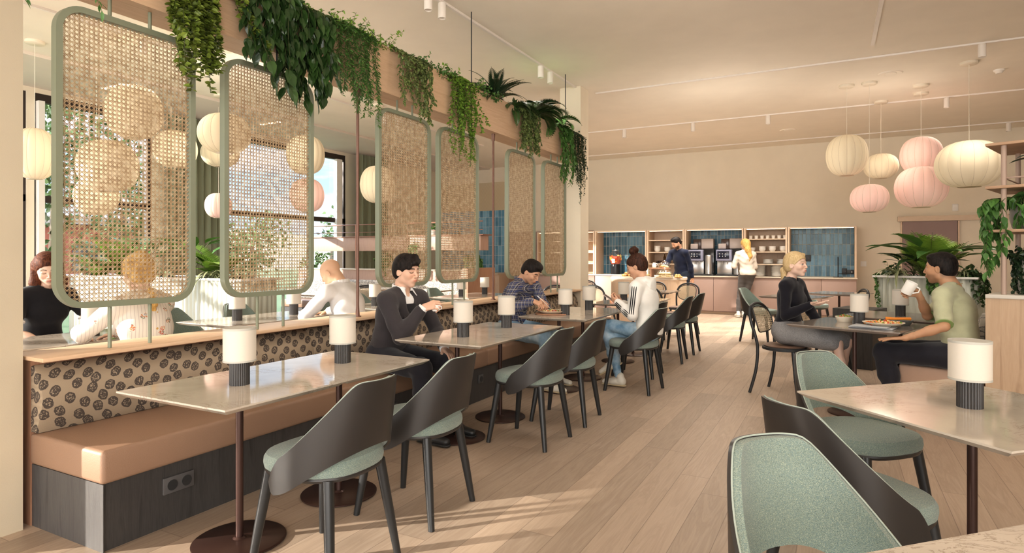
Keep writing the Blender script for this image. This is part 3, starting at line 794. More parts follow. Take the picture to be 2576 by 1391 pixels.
# ------------------------------------------------------------------ left row
TW,TD=.69,.644
names=[('left foreground','nearest marble table on the left, its sharp corner pointing over the banquette'),(None,'marble table joined behind the nearest one, carrying the second lamp'),
 (None,'marble table directly in front of the man in the dark suit'),(None,'marble table joined behind the suited man’s table, with the lamp nearest the plaid shirt'),
 (None,'marble table with the round food plate before the man in the plaid shirt'),(None,'marble table joined behind the plaid man’s table, beside the woman in the white hoodie'),
 (None,'marble table near the column where the woman holds her phone'),(None,'farthest marble table of the banquette row, by the white curved counter')]
names=[n[1].replace('’',"'") for n in names]
lampl=['cream shaded lamp on the nearest left marble table','cream shaded lamp second from the left, in front of the suited man','cream shaded lamp on the table in front of the suited man','cream shaded lamp between the suited man and the man in plaid',
 'cream shaded lamp next to the round plate of food','cream shaded lamp just left of the beige column foot','cream shaded lamp behind the phone in the woman\'s hands','cream shaded lamp at the far end of the banquette row']
ys=[1.518+.322+1.85*i+.646*j for i in range(4) for j in range(2)]
for i,y in enumerate(ys):
    table(-2.352,y,TW,TD,0,names[i],'marble' if i<2 else 'marble',(-.11,.10),group='square marble tables of the banquette row')
    if i not in (7,): lamp_at(-2.36,y+.02,lampl[i])
cl=['dark shell chair with sage seat, nearest on the left, at the corner marble table','dark shell chair right behind the nearest left one','dark shell chair opposite the man in the dark suit','dark shell chair between the suited man\'s chair and the woman in the hoodie',
    'dark shell chair with the hoodie woman sitting on it','dark shell chair just behind the hoodie woman','second last dark shell chair of the left row','last dark shell chair of the left row, near the mauve cabinets']
cxy=[(-1.94,1.98),(-1.945,2.63),(-1.95,3.99),(-1.95,4.66),(-1.78,5.98),(-1.97,6.75),(-1.92,7.85),(-1.92,8.62)]
for (x,y),l,a in zip(cxy,cl,(180,183,178,184,176,180,184,180)): shell_chair(x,y,rad(a),l)
# ------------------------------------------------------------------ right side
table(.445,2.878,.852,.852,rad(45),'large cream marble table at the right with a big lamp','marble',group='big square tables on the right')
table(.445,1.165,.852,.852,rad(45),'marble table corner at the bottom right edge of the picture','marble',group='big square tables on the right')
LPR=lamp_at(.437,2.874,'biggest cream shaded lamp, on the marble table at the right')
shell_chair(.075,3.40,rad(-43),'sage shell chair seen from the front behind the right marble table','sage shell chairs on the right')
shell_chair(.03,2.50,rad(43),'sage shell chair turning its dark back, left of the right marble table','sage shell chairs on the right')
shell_chair(.015,1.64,rad(-45),'sage shell chair in the bottom foreground, its tweed inside catching the sun','sage shell chairs on the right')
shell_chair(.97,2.42,rad(135),'shell chair at the right picture edge, mostly hidden by the marble table','sage shell chairs on the right')
TR=rad(-20); E1=Vector((math.cos(TR),math.sin(TR),0)); E2=Vector((-math.sin(TR),math.cos(TR),0)) # right/along, away
T2=Vector((.15,5.965,0)); T3=Vector((.52,6.98,0))
table(T2.x,T2.y,.85,.85,TR,'dark stone table between the seated blonde woman and the man with the mug','marble_grey',(-.02,-.05),group='big square tables on the right')
table(T3.x,T3.y,.85,.85,TR,'dark stone table behind the couple, in front of the tall planter','marble_grey',group='big square tables on the right')
lamp_at(T2.x,T2.y,'cream shaded lamp between the seated blonde woman and the man with the mug')
lamp_at(T3.x+.0,T3.y,'cream shaded lamp behind the white mug, in front of the tall planter')
cc=T2-E1*.746+E2*.266; cane_chair(cc.x,cc.y,TR,'black bentwood chair with cane back under the seated blonde woman')
cc=T3-E1*.66; cane_chair(cc.x,cc.y,TR,'black bentwood cane chair beyond the blonde woman, at the back stone table')
shell_chair(-1.10,10.25,rad(-20),'sage shell chair left of the seated blonde woman, facing right','distant sage shell chairs')
shell_chair(-.42,11.9,rad(-20),'small distant sage shell chair just right of the blonde woman\'s head','distant sage shell chairs')
table(-.55,9.75,.75,.75,TR,'distant dark stone table behind the seated blonde woman','marble_grey',group='distant stone tables on the right')
table(.0,10.9,.75,.75,TR,'distant stone table nearest to the back cabinets, left of the planter','marble_grey',group='distant stone tables on the right')
cane_chair(.05,9.9,rad(200),'distant black bentwood chair between the stone tables and the planter')
m=MB(); m.rbox(-.22,.22,-.25,.25,0,.70,.006); o=m.build('pedestal_box',M['darkwood'],None,(.22,8.55,0),TR); tag(o,'black pedestal box standing left of the sage planter','pedestal')
# banquette on the right
def rbank():
    c=Vector((.42,5.86,0)); r=empty('banquette',tuple(c),TR,'rosy tan upholstered banquette the man with the mug sits on','banquette')
    m=MB(); m.box(.02,.555,.0,1.95,0,.30); m.build('base',M['bench'],r)
    m=MB(); m.rbox(0,.555,-.005,1.0,.302,.455,.02,3); m.build('seat_cushion',M['bench'],r)
    m=MB(); m.rbox(0,.555,1.004,1.95,.302,.455,.02,3); m.build('seat_cushion',M['bench'],r)
    m=MB(); m.box(.56,.62,.47,1.95,0,.80); m.build('backboard',M['walnut'],r)
    return r
RB=rbank()
def cushion(x,y,z,r,label,rz):
    o=empty('round_cushion',(x,y,z),rz,label,'cushion','spotted round cushions')
    m=MB(); pr=[(0,-.07),(r*.6,-.065),(r*.92,-.035),(r,0),(r*.92,.035),(r*.6,.065),(0,.07)]; m.lathe(pr,40)
    m.v=[(v[2],v[0],v[1]) for v in m.v]; m.build('cover',M['spot_pale2'],o)
    m=MB(); m.tube([(0,r*math.cos(a),r*math.sin(a)) for a in [2*PI*i/48 for i in range(48)]],.005,6,closed=True); m.build('piping',M['outlet'],o)
def rw(a,b,z=0): 
    p=Vector((.42,5.86,0))+E1*a+E2*b; return p.x,p.y,z
x,y,_=rw(.47,.62); cushion(x,y,.665,.205,'round spotted cushion behind the man\'s back, nearer one',TR+.1)
x,y,_=rw(.47,1.35); cushion(x,y,.665,.205,'round spotted cushion further along the right banquette',TR+.1)
# ------------------------------------------------------------------ back bar wall unit (front plane y=14.6, back wall 15.2)
YF=14.60
def unit(x0,x1,kind,label,open_left=False):
    """one bay of the wall unit: niche carcass above, cupboards below"""
    r=empty('wall_unit',((x0+x1)/2,YF,0),0,label,'cabinet'); w=(x1-x0)/2
    yb=YB-YF-.005
    m=MB(); m.box(-w,w,.03,yb,.06,.845); m.build('carcass',M['mauve_d'],r)
    m=MB(); m.box(-w,w,.08,yb,0,.06); m.build('plinth',M['oak_pale_x'],r)
    for sx in (-w,w-.035):
        m=MB(); m.box(sx,sx+.035,0,yb,.875,1.93); m.build('side_panel',M['oak_pale'],r)
    m=MB(); m.box(-w,w,0,yb,1.93,1.955); m.build('top_panel',M['oak_pale_x'],r)
    m=MB(); m.box(-w+.035,w-.035,yb-.03,yb-.01,.875,1.93); m.build('tiled_back' if kind=='tile' else 'back_panel',M['tile'] if kind=='tile' else M['oak_pale'],r)
    if kind=='shelf':
        for z in (1.15,1.428,1.712):
            m=MB(); m.box(-w+.035,w-.035,.03,yb-.03,z-.022,z); m.build('shelf',M['oak_pale_x'],r)
    m=MB(); m.box(-w+.05,w-.05,.05,.09,1.918,1.93); m.build('light_strip',M['lan_glow'],r)
    n=max(1,round(2*w/.72))
    for k in range(n):
        a=-w+2*w*k/n; b=-w+2*w*(k+1)/n
        m=MB(); m.rbox(a+.003,b-.003,.008,.028,.075,.84,.002); m.build('door',M['mauve'],r)
    return r
unit(-7.0,-5.41,'shelf','open oak shelf bay at the far left of the back wall, mostly behind the column')
unit(-5.40,-4.09,'tile','blue tiled niche of the back wall holding the two drink dispensers')
unit(-4.08,-3.20,'shelf','oak shelf bay with bowls, left of the man in the navy sweater')
unit(-3.19,-1.89,'tile','blue tiled niche of the back wall with the two coffee machines')
unit(-1.88,-.995,'shelf','oak shelf bay with cups, bowls and plates, right of the standing blonde woman')
unit(-.985,.32,'tile','blue tiled niche with the tap, rightmost of the back wall')
m=MB(); m.rbox(-7.0,.335,14.575,YB-.005,.846,.874,.004); o=m.build('worktop',M['counter']); tag(o,'long pale counter top running along the back wall under the tiled niches','counter top')
CT=.874
# ---- crockery
def pot_like(name,label,cat,prof,loc,mat='ceramic',grp=None,seg=24,handle=None):
    r=empty(name,loc,0,label,cat,grp); m=MB(); m.lathe(prof,seg); m.build('bowl_body' if 'bowl' in name else 'body',M[mat],r)
    if handle:
        m=MB(); m.tube(handle,.004,6); m.build('handle',M[mat],r)
    return r
def proto_copy(proto,first,loc,label,grp=None,rz=0):
    if first: proto.location=loc; proto['label']=label; 
    else: proto=copy_tree(proto,loc,rz,label,grp)
    if grp: proto['group']=grp
    return proto
bowl=pot_like('bowl','x','bowl',[(0,0),(.035,0),(.055,.012),(.074,.05),(.078,.066),(.075,.066),(.068,.046),(.045,.014),(0,.010)],(0,0,0))
def bowls(spots_,z,grp,label):
    for x,y,n in spots_:
        for k in range(n):
            proto_copy(bowl,not BU[0],(x,y,z+k*.026),label,grp); BU[0]=1
BU=[0]
bowls([(-3.88,14.82,4),(-3.64,14.82,3),(-3.40,14.82,4)],1.4285,'white bowls stacked left of the navy sweater man','white bowl in a stack on the shelf left of the man in navy')
bowls([(-1.74,14.82,2),(-1.52,14.82,3),(-1.31,14.82,3),(-1.09+.0,14.82,3)],1.4285,'white bowls stacked right of the standing blonde','white bowl stacked on the middle shelf right of the standing blonde woman')
cup=pot_like('cup','x','cup',[(0,0),(.030,0),(.037,.01),(.041,.075),(.038,.075),(.034,.012),(0,.010)],(0,0,0))
for i in range(7):
    proto_copy(cup,i==0,(-1.76+.118*i,14.80,1.7125),'small white cup in the row on the top shelf of the cup bay','cups on the top shelf')
plt=pot_like('plate','x','plate',[(0,0),(.06,0),(.07,.006),(.115,.018),(.114,.021),(.07,.010),(0,.007)],(0,0,0)); PU=0
for x,y,z,n,s in ((-1.40,14.85,1.1505,9,1),(-1.11,14.85,1.1505,9,1)):
    for k in range(n): proto_copy(plt,PU==0,(x,y,z+k*.011),'white plate in a stack on the lowest shelf of the cup bay','white plates on the lowest shelf'); PU=1
dp=pot_like('deep_plate','x','plate',[(0,0),(.08,0),(.10,.008),(.13,.034),(.127,.035),(.09,.012),(0,.008)],(0,0,0)); PU=0
for x,n in ((-1.58,12),(-1.22,12)):
    for k in range(n): proto_copy(dp,PU==0,(x,14.86,CT+.0005+k*.0225),'large white plate in a tall stack on the counter right of the standing blonde','tall plate stacks on the counter'); PU=1
# tray with brownies and bottle on the left shelf bay
r=empty('brownie_tray',(-3.75,14.82,1.1505),0,'dark tray of small brown cakes on the shelf left of the man in navy','tray')
m=MB(); m.rbox(-.17,.17,-.10,.10,0,.015,.005); m.build('tray',M['black'],r)
for k in range(6):
    m=MB(); x=-.14+.056*k; m.rbox(x,x+.045,-.06,.06,.016,.066,.01); m.build('cake',M['cake'],r)
r=empty('oil_bottle',(-3.74,14.96,1.1505),0,'slim brown bottle standing behind the brownie tray','bottle'); m=MB(); m.lathe([(0,0),(.028,0),(.03,.01),(.03,.15),(.012,.19),(.011,.24),(0,.24)],20); m.build('body',M['amber'],r)
m=MB(); m.lathe([(.0125,.235),(.0125,.262),(0,.262)],16); m.build('cap',M['steel'],r)
# ---- coffee machines
def coffee(x,label):
    r=empty('coffee_machine',(x,14.80,CT+.001),0,label,'coffee machine','coffee machines on the counter')
    m=MB(); m.rbox(-.25,.33,-.12,.26,0,.035,.006); m.build('drip_base',M['black'],r)
    m=MB(); m.rbox(-.24,.32,.02,.26,.036,.62,.01); m.build('housing',M['blackglass'],r)
    m=MB(); m.rbox(-.245,.10,-.13,.018,.34,.60,.02,3); p=m.build('head',M['bluegrey'],r)
    m=MB(); m.rbox(-.215,.045,-.136,-.1305,.39,.565,.004); s=m.build('touch_screen',M['screen'],p)
    m=MB()
    for k in range(3): 
        for j in range(2): m.lathe([(0,0),(.009,0),(.009,.012-.003*j),(0,.012-.003*j)],12,(-.16+.062*k,-.142)); 
    nv=len(m.v); q=24*1
    m.v=[(a,b*0-.1375,c) if False else (a,-.139+ (b+.142)*.05,.44+c*1.6+(.055 if (i//(12*4))%2 else 0)) for i,(a,b,c) in enumerate(m.v)]
    m.build('icons',M['ceramic'],s)
    m=MB(); m.rbox(-.235,.09,.0,.019,.036,.338,.002); m.build('splash_plate',M['steel'],r)
    for dx in (-.10,.0):
        m=MB(); m.tube([(dx,-.07,.335),(dx,-.07,.27)],[.014,.010],10); m.build('spout',M['steel'],r)
    m=MB(); m.lathe([(0,.036),(.085,.036),(.085,.46),(.075,.475),(0,.48)],28,(.215,-.065)); m.build('milk_canister',M['steel'],r)
    m=MB(); m.rbox(.02,.30,.05,.24,.621,.86,.02); m.build('bean_hopper',M['greyplastic'],r)
    m=MB(); m.rbox(-.16,.01,.07,.22,.621,.85,.01); m.build('dark_hopper',M['smoke'],r)
    m=MB(); m.rbox(-.21,-.04,-.02,.068,.621,.74,.012); m.build('cup_tray',M['greyplastic'],r)
    return r
coffee(-2.88,'coffee machine with touch screen, left one, next to the man in navy'); coffee(-2.25,'coffee machine with touch screen, right one, where the blonde woman stands')
r=empty('power_socket',(-2.35,YB-.045,1.05),0,'white socket on the blue tiles between the coffee machines','socket'); m=MB(); m.rbox(-.06,.06,-.008,.002,-.075,.075,.004); m.build('cover',M['counter'],r)
m=MB(); m.rbox(-.03,.03,-.011,-.007,.01,.055,.003); m.rbox(-.03,.03,-.011,-.007,-.055,-.01,.003); m.build('inserts',M['greyplastic'],r)
# tap and boiler on the right niche
r=empty('tap',(-.02,14.86,CT+.001),0,'slim dark tap in the right blue tiled niche','tap')
m=MB(); m.tube([(0,0,0),(0,0,.40),(0,-.02,.43),(0,-.10,.43),(0,-.12,.40)],.011,10); m.build('spout',M['black'],r)
m=MB(); m.lathe([(0,0),(.10,0),(.10,.012),(0,.012)],20); m.build('base_plate',M['black'],r); m=MB(); m.tube([(0,0,.08),(.07,0,.08)],.008,8); m.build('lever',M['black'],r)
for x,z,w,h,l in ((-.62,1.28,.14,.14,'black square wall switch left of the tap'),(.08+.02,.995,.10,.13,'small black wall box low in the right niche, left one'),(.215,.985,.13,.09,'black wall box with a white button in the right niche')):
    r=empty('wall_box',(x+.0,YB-.046,z),0,l,'switch'); m=MB(); m.rbox(-w/2,w/2,-.014,.0,-h/2,h/2,.004); m.build('case',M['black'],r)
    m=MB(); m.rbox(w*.12,w*.28,-.018,-.0135,-.012,.012,.003); m.build('button',M['ceramic'] if 'white' in l else M['outlet'],r)
# ---- drink dispensers
def dispenser(x,label,liq,fruit,n,wj):
    r=empty('drink_dispenser',(x,14.82,CT+.001),0,label,'drink dispenser')
    m=MB(); m.lathe([(0,0),(.12,0),(.12,.24),(.105,.25),(0,.25)],32,sy=1); m.build('stand',M['blackglass'],r)
    b=.252
    m=MB(); m.lathe([(0,b),(.10*wj,b),(.125*wj,b+.03),(.15*wj,b+.12),(.155*wj,b+.22),(.12*wj,b+.29),(.085*wj,b+.315),(.09*wj,b+.335)],32); m.build('glass_jar',M['glass'],r)
    m=MB(); m.lathe([(0,b+.34),(.092*wj,b+.34),(.092*wj,b+.352),(.02,b+.362),(.02,b+.378),(0,b+.38)],24); m.build('lid',M['steel' if wj<1.01 else 'glass'],r)
    m=MB(); m.lathe([(0,b+.005),(.098*wj,b+.006),(.12*wj,b+.032),(.144*wj,b+.12),(.148*wj,b+.20),(0,b+.205)],32); m.build('drink',M[liq],r)
    for k in range(n):
        a=R.uniform(0,2*PI); z=b+R.uniform(.06,.22); rr=.146*wj if z<b+.2 else .12*wj
        if z<b+.1: rr=.13*wj
        m=MB(); m.lathe([(0,-.003),(.030,-.003),(.032,0),(.030,.003),(0,.003)],14)
        mm=Matrix.Translation((rr*math.cos(a),rr*math.sin(a),z))@Matrix.Rotation(a,4,'Z')@Matrix.Rotation(PI/2+R.uniform(-.2,.2),4,'Y')
        m.v=[tuple(mm@Vector(p)) for p in m.v]; m.build('fruit_slice',M[fruit[k%len(fruit)]],r)
    m=MB(); m.rbox(-.045,.03,-.155*wj-.004,-.155*wj+.02,b+.03,b+.13,.003); t=m.build('paper_tag',M['ceramic'],r)
    m=MB()
    for q in range(3): 
        zz=b+.045+.025*q; m.tube([(-.038+.012*i,-.155*wj-.005,zz+.012*math.sin(i*1.9+q)) for i in range(6)],.002,4)
    m.build('ink_scribble',M['black'],t)
    m=MB(); m.tube([(0,-.12,b-.01),(0,-.17,b-.015),(0,-.175,b-.05)],.009,8); m.build('tap',M['steel'],r)
dispenser(-4.93,'tall glass drink dispenser with red drink and orange slices','reddrink',['orange','lemon','orange'],16,1.0)
dispenser(-4.42,'tall glass drink dispenser with pale drink and lemon slices','paledrink',['lemon','lemonlight'],14,1.02)
# ---- curved island
def island():
    r=empty('serving_island',(-3.42,12.35,0),rad(14),'pale curved serving island with pastries on top, in front of the back bar','counter')
    def outline(o):
        pts=[]; L,Rr,W=.75+o,.42+o,.33
        for k in range(13):
            a=PI+PI/2*k/12; pts.append((-.33+.0-(0)+(Rr)*math.cos(a),.05+(Rr)*math.sin(a)))
        for k in range(13):
            a=1.5*PI+PI/2*k/12; pts.append((.33+(Rr)*math.cos(a),.05+(Rr)*math.sin(a)))
        pts+=[(.33+Rr,.5+o),(-.33-Rr,.5+o)]; return pts
    m=MB(); m.prism(outline(0),.0,.855,0,False); b=m.build('curved_front',M['oak_pale'],r,auto=False)
    m=MB(); m.prism(outline(.015),.856,.90); m.build('top',M['counter'],r)
    return r
island()
IZ=.901
def isl(x,y,z=IZ): return (x,y,z)
def pastry_plate(x,y,label,kind,dome,n,s=1):
    r=empty('cake_stand' if dome else 'pastry_board',(x,y,IZ),0,label,'cake stand' if dome else 'serving board')
    m=MB(); m.lathe([(0,0),(.15*s,0),(.155*s,.008),(.15*s,.018),(0,.018)],32); m.build('board',M['oak_v'],r)
    if dome:
        m=MB(); m.lathe([(.145*s,.019),(.145*s,.07),(.12*s,.125),(.07*s,.155),(0,.165)],32); d=m.build('glass_dome',M['glass'],r)
        m=MB(); m.lathe([(0,.165),(.012,.168),(.018,.185),(.010,.197),(0,.198)],16); m.build('knob',M['steel'],d)
    return r
def food(name,x,y,z,mat,label,grp,prof,rz=0,sy=1):
    r=empty(name,(x,y,z),rz,label,'pastry',grp); m=MB(); m.lathe(prof,16,mod=lambda a,zz:1+.06*math.sin(a*3+x*40),sy=sy); m.build('body',M[mat],r)
    m=MB(); top=max(p[1] for p in prof); rr=max(p[0] for p in prof)
    m.lathe([(rr*.45,top*.86),(rr*.3,top+.002),(0,top+.004)],10,sy=sy); m.build('topping',M['glaze'],r)
bun=[(0,0),(.030,0),(.038,.012),(.034,.030),(.018,.042),(0,.044)]
pastry_plate(-3.78,12.10,'wooden board heaped with small pastries on the left of the island','bun',False,8)
for k in range(9):
    a=k*2.4; q=.035*math.sqrt(k+.5); food('pastry',-3.78+q*math.cos(a),12.10+q*math.sin(a),IZ+.019+(.04 if k<3 else 0),'crust','small golden pastry on the left board of the island','pastries on the left board',bun)
pastry_plate(-3.52,12.47,'glass domed cake stand on the left of the island','bun',True,8)
for k in range(6):
    a=k*PI/3; food('bun',-3.52+.07*math.cos(a),12.47+.07*math.sin(a),IZ+.019,'bread','pale bun under the left glass dome','buns under the left dome',bun)
pastry_plate(-3.03,12.12,'glass domed stand of pale filled buns on the right of the island','bun',True,8,1.1)
for k in range(14):
    a=(k%7)*2*PI/7; z=IZ+.019+(.045 if k>=7 else 0); food('bun',-3.03+.085*math.cos(a),12.12+.085*math.sin(a),z,'bread','pale filled bun under the right glass dome','buns under the right dome',bun)
for k in range(5): food('croissant',-2.83+.05*(k%3)*.9,12.20+.06*(k//3),IZ+(.001 if k<3 else .03),'crust','small brown croissant at the right end of the island','croissants at the island\'s right end',[(0,0),(.026,0),(.034,.014),(.026,.032),(0,.038)],k*.7,1.3)
r=empty('cake_riser',(-3.22,12.50,IZ),0,'dark wooden riser carrying a domed cake on the island','cake stand')
m=MB(); m.rbox(-.20,.18,-.13,.13,.165,.19,.004); m.build('shelf',M['walnut'],r)
for sx in (-.16,.14):
    m=MB(); m.box(sx-.012,sx+.012,-.11,.11,0,.164); m.build('leg',M['walnut'],r)
r=empty('glass_dome',(-3.13,12.50,IZ+.191),0,'glass dome over bread pieces on the wooden riser','cake dome'); m=MB(); m.lathe([(.12,0),(.12,.05),(.09,.10),(.04,.125),(0,.13)],28); m.build('dome',M['glass'],r); m=MB(); m.lathe([(0,.13),(.015,.14),(0,.155)],12); m.build('knob',M['steel'],r)
for k in range(7):
    a=k*2.4; q=.03*math.sqrt(k); food('bread_piece',-3.13+q*math.cos(a),12.50+q*math.sin(a),IZ+.192,'bread' if k%2 else 'crust','bread piece under the dome on the riser','bread under the riser dome',bun)
r=empty('jug',(-3.34,12.50,IZ+.191),0,'small white jug on the riser beside the dome','jug'); m=MB(); m.lathe([(0,0),(.035,0),(.045,.03),(.035,.07),(.025,.09),(.03,.105),(0,.10)],20); m.build('body',M['ceramic'],r); m=MB(); m.tube([(.03,0,.09),(.065,0,.08),(.06,0,.04),(.042,0,.03)],.005,8); m.build('handle',M['ceramic'],r)
# cane chairs and small tables by the island
cane_chair(-3.42,9.62,rad(75),'bentwood chair with open dark hoop just right of the column'); cane_chair(-2.98,10.75,rad(-110),'bentwood chair half hidden behind the lamp near the island')
cane_chair(-2.36,10.55,rad(-105),'bentwood chair with bright cane back, nearest to the navy sweater man'); cane_chair(-2.38,9.45,rad(60),'bentwood chair with cane back right beside the hoodie woman')
cane_chair(-4.3,10.9,rad(-90),'bentwood chair peeking out left of the column'); cane_chair(-4.15,9.3,rad(120),'bentwood chair seen between the posts of the last cane panel')
table(-2.75,10.1,.8,.8,0,'stone table among the bentwood chairs near the island','marble_grey')
# ------------------------------------------------------------------ right shelf unit
su=empty('shelf_unit',(.925,5.490,0),TR,'tall open wooden shelf unit with plants at the right picture edge','shelf unit')
m=MB(); m.box(0,1.6,0,.60,0,1.022); m.build('base_cabinet',M['oak_v'],su)
m=MB(); m.rbox(-.0,1.62,-.01,.61,1.022,1.050,.003); m.build('counter_top',M['marble_top'],su)
for z in (2.105,1.80,1.49):
    m=MB(); m.rbox(0,1.62,-.01,.60,z,z+.020,.003); m.build('shelf_board',M['shelfboard'],su)
for x,y in ((.10,.03),(.10,.55),(1.4,.03),(1.4,.55)):
    m=MB(); m.tube([(x,y,1.0505),(x,y,2.105)],.0165,16); m.build('upright',M['post'],su)
m=MB(); m.tube([(.10,.03,1.875),(1.4,.03,1.875)],.006,8); m.tube([(.10,.03,1.875),(.10,.55,1.875)],.005,8); m.build('rail',M['post'],su)
m=MB(); m.box(.30,.33,0,.55,1.51,1.80); m.build('divider',M['oak_v'],su)
m=MB(); m.tube([(.60,.03,1.82),(.60,.03,1.875)],.005,8); m.build('rail_stud',M['post'],su)
def sup(a,b,z):
    p=Vector((.925,5.490,0))+E1*a+E2*b; return (p.x,p.y,z)
m=MB(); m.rbox(-.30,.30,-.30,.30,.745,.77,.008); 
# small wooden table edge behind, seen left of cabinet
r=empty('side_table',sup(-.02,2.3,0),TR,'small wooden table whose edge shows left of the shelf unit','table'); m.build('tabletop',M['oak_v'],r); m=MB(); m.tube([(0,0,.01),(0,0,.745)],.02,12); m.build('pole',M['bronze'],r); m=MB(); m.lathe([(0,0),(.2,0),(.2,.012),(0,.012)],24); m.build('base',M['bronze'],r)
# ------------------------------------------------------------------ corrugated planters
def planter(p,rz,L,W,H,label,grp):
    r=empty('corrugated_planter',p,rz,label,'planter',grp)
    def outl(amp):
        pts=[]; rr=.16; per=[]
        base=[]
        for (cx,cy,a0) in ((L/2-rr,W/2-rr,0),(-L/2+rr,W/2-rr,PI/2),(-L/2+rr,-W/2+rr,PI),(L/2-rr,-W/2+rr,1.5*PI)):
            for k in range(9):
                a=a0+PI/2*k/8; base.append((cx+rr*math.cos(a),cy+rr*math.sin(a),math.cos(a),math.sin(a)))
        n=len(base); s=0
        for i in range(n):
            x0,y0,a,b=base[i]; x1,y1,c,d=base[(i+1)%n]; l=math.hypot(x1-x0,y1-y0); k=max(1,int(l/.011))
            for j in range(k):
                t=j/k; nx,ny=a+(c-a)*t,b+(d-b)*t; q=math.hypot(nx,ny); ss=s+l*t
                w=abs(math.sin(PI*ss/.085)); w=(w**.6)*amp
                pts.append((x0+(x1-x0)*t-nx/q*(amp-w),y0+(y1-y0)*t-ny/q*(amp-w)))
            s+=l
        return pts
    m=MB(); o=outl(.028); m.prism(o,.0,H-.03,0,False); b=m.build('corrugated_body',M['sage_l'],r,auto=False)
    for pl in b.data.polygons:
        if len(pl.vertices)==4: pl.use_smooth=True
    m=MB(); m.rbox(-L/2-.01,L/2+.01,-W/2-.01,-W/2+.04,H-.03,H,.006); m.rbox(-L/2-.01,L/2+.01,W/2-.04,W/2+.01,H-.03,H,.006)
    m.rbox(-L/2-.01,-L/2+.04,-W/2+.04,W/2-.04,H-.03,H,.006); m.rbox(L/2-.04,L/2+.01,-W/2+.04,W/2-.04,H-.03,H,.006); m.build('rim',M['white'],r)
    m=MB(); m.box(-L/2+.04,L/2-.04,-W/2+.04,W/2-.04,H-.029,H-.012); m.build('soil',M['soil'],r)
    return r
pc=Vector((.44,10.28,0))+E1*.60+E2*.30
planter(tuple(pc),TR,1.22,.60,1.05,'tall sage corrugated planter full of plants behind the man with the mug','corrugated planters')
planter((-8.25,5.30,0),0,3.9,.60,1.05,'long sage corrugated planter in the left area behind the first cane panels','corrugated planters')
# ------------------------------------------------------------------ left area behind the divider (mirror of the row)
def mx(x): return -7.10-x
LL=['marble table at the far left where the woman in black sits','marble table at the far left joined before the floral blouse woman','marble table behind the first cane panel posts, its corner by the empty sage chair','marble table the bald man leans on',
    'marble table behind the suited man on the far side of the divider','marble table on the far side near the suited man\'s cup','marble table on the far side with a lamp by the thin post','marble table on the far side nearest the column']
LL[0],LL[1]=LL[1],LL[0]
for i,y in enumerate(ys): table(mx(-2.352),y,TW,TD,PI,LL[i],'marble',(-.11,.10),group='square marble tables on the far side of the divider')
ll=[None,'shaded lamp between the woman in black and the floral blouse','shaded lamp seen under the second cane panel, left one','shaded lamp seen under the second cane panel, right one','shaded lamp right of the bald man\'s white shirt',None,'shaded lamp beside the slim post under the fourth cane panel','shaded lamp left of the plaid man in front of the blue tiles']
for y,l in zip(ys,ll):
    if l: lamp_at(mx(-2.36),y+.02,l)
for (x,y),l,a in zip([(-5.38,1.84),(-5.40,2.52),(-5.42,3.72),(-5.42,4.40),(-5.40,5.62),(-5.42,6.3),(-5.40,7.3),(-5.42,8.0)],
    ['shell chair hidden behind the left column','shell chair under the woman in the black top','empty sage shell chair right of the floral blouse woman','empty sage shell chair behind the left table lamp under the second panel',
     'sage shell chair behind the bald man\'s shoulder','sage shell chair behind the suited man\'s head','sage shell chair under the fourth cane panel, left one','sage shell chair under the fourth cane panel, right one'],(0,0,8,-4,0,0,5,-5)):
    if y>2: shell_chair(x,y,rad(a),l,'sage shell chairs on the far side')
# bench with spotted back and wooden wall, shelf unit on copper posts
YS=9.45
r=empty('bench',(-7.75,YS,0),0,'long bench with pale spotted back on the far side, below the wooden shelf','bench')
m=MB(); m.box(-2.3,2.1,-.55,.0,0,.30); m.build('base',M['darkwood'],r)
for a,b in ((-2.3,-.1),(-.097,2.1)):
    m=MB(); m.rbox(a,b,-.55,0,.301,.45,.02); m.build('seat_cushion',M['tan'],r)
    m=MB(); m.rbox(a,b,-.14,0,.451,.86,.05,4); m.build('back_cushion',M['spot_pale2'],r)
r=empty('wooden_partition',(-7.75,YS+.05,0),0,'pink-toned wooden partition wall with pale top behind the bench','partition')
m=MB(); m.box(-2.4,2.1,-.045,.25,0,1.05); m.build('panel',M['rosewood'],r)
m=MB(); m.rbox(-2.42,2.1,-.06,.27,1.051,1.075,.004); m.build('top_board',M['counter'],r)
m=MB(); m.rbox(-.06,.06,-.62,.30,0,1.12,.004); o=m.build('end_panel',M['walnut'],None,(-5.58,YS,0)); tag(o,'reddish wooden end panel of the bench, right of the fourth cane panel','partition panel')
r=empty('hanging_shelf',(-7.65,YS+.15,0),0,'wooden trough shelf with copper rails across the left area windows','shelf')
m=MB(); m.rbox(-2.1,2.0,-.14,.14,1.43,1.70,.005); m.build('trough',M['rosewood'],r)
m=MB(); m.rbox(-2.16,2.06,-.16,.16,1.70,1.72,.003); m.build('shelf_board',M['copper'],r)
for z in (1.80,1.95):
    m=MB(); m.tube([(-2.15,-.15,z),(2.05,-.15,z)],.011 if z>1.9 else .006,8); m.build('rail',M['copper'],r)
for x in (-2.12,-.9,.4,1.9):
    m=MB(); m.tube([(x,-.155,1.076),(x,-.155,1.95)],.010,8); m.build('upright',M['copper'],r)
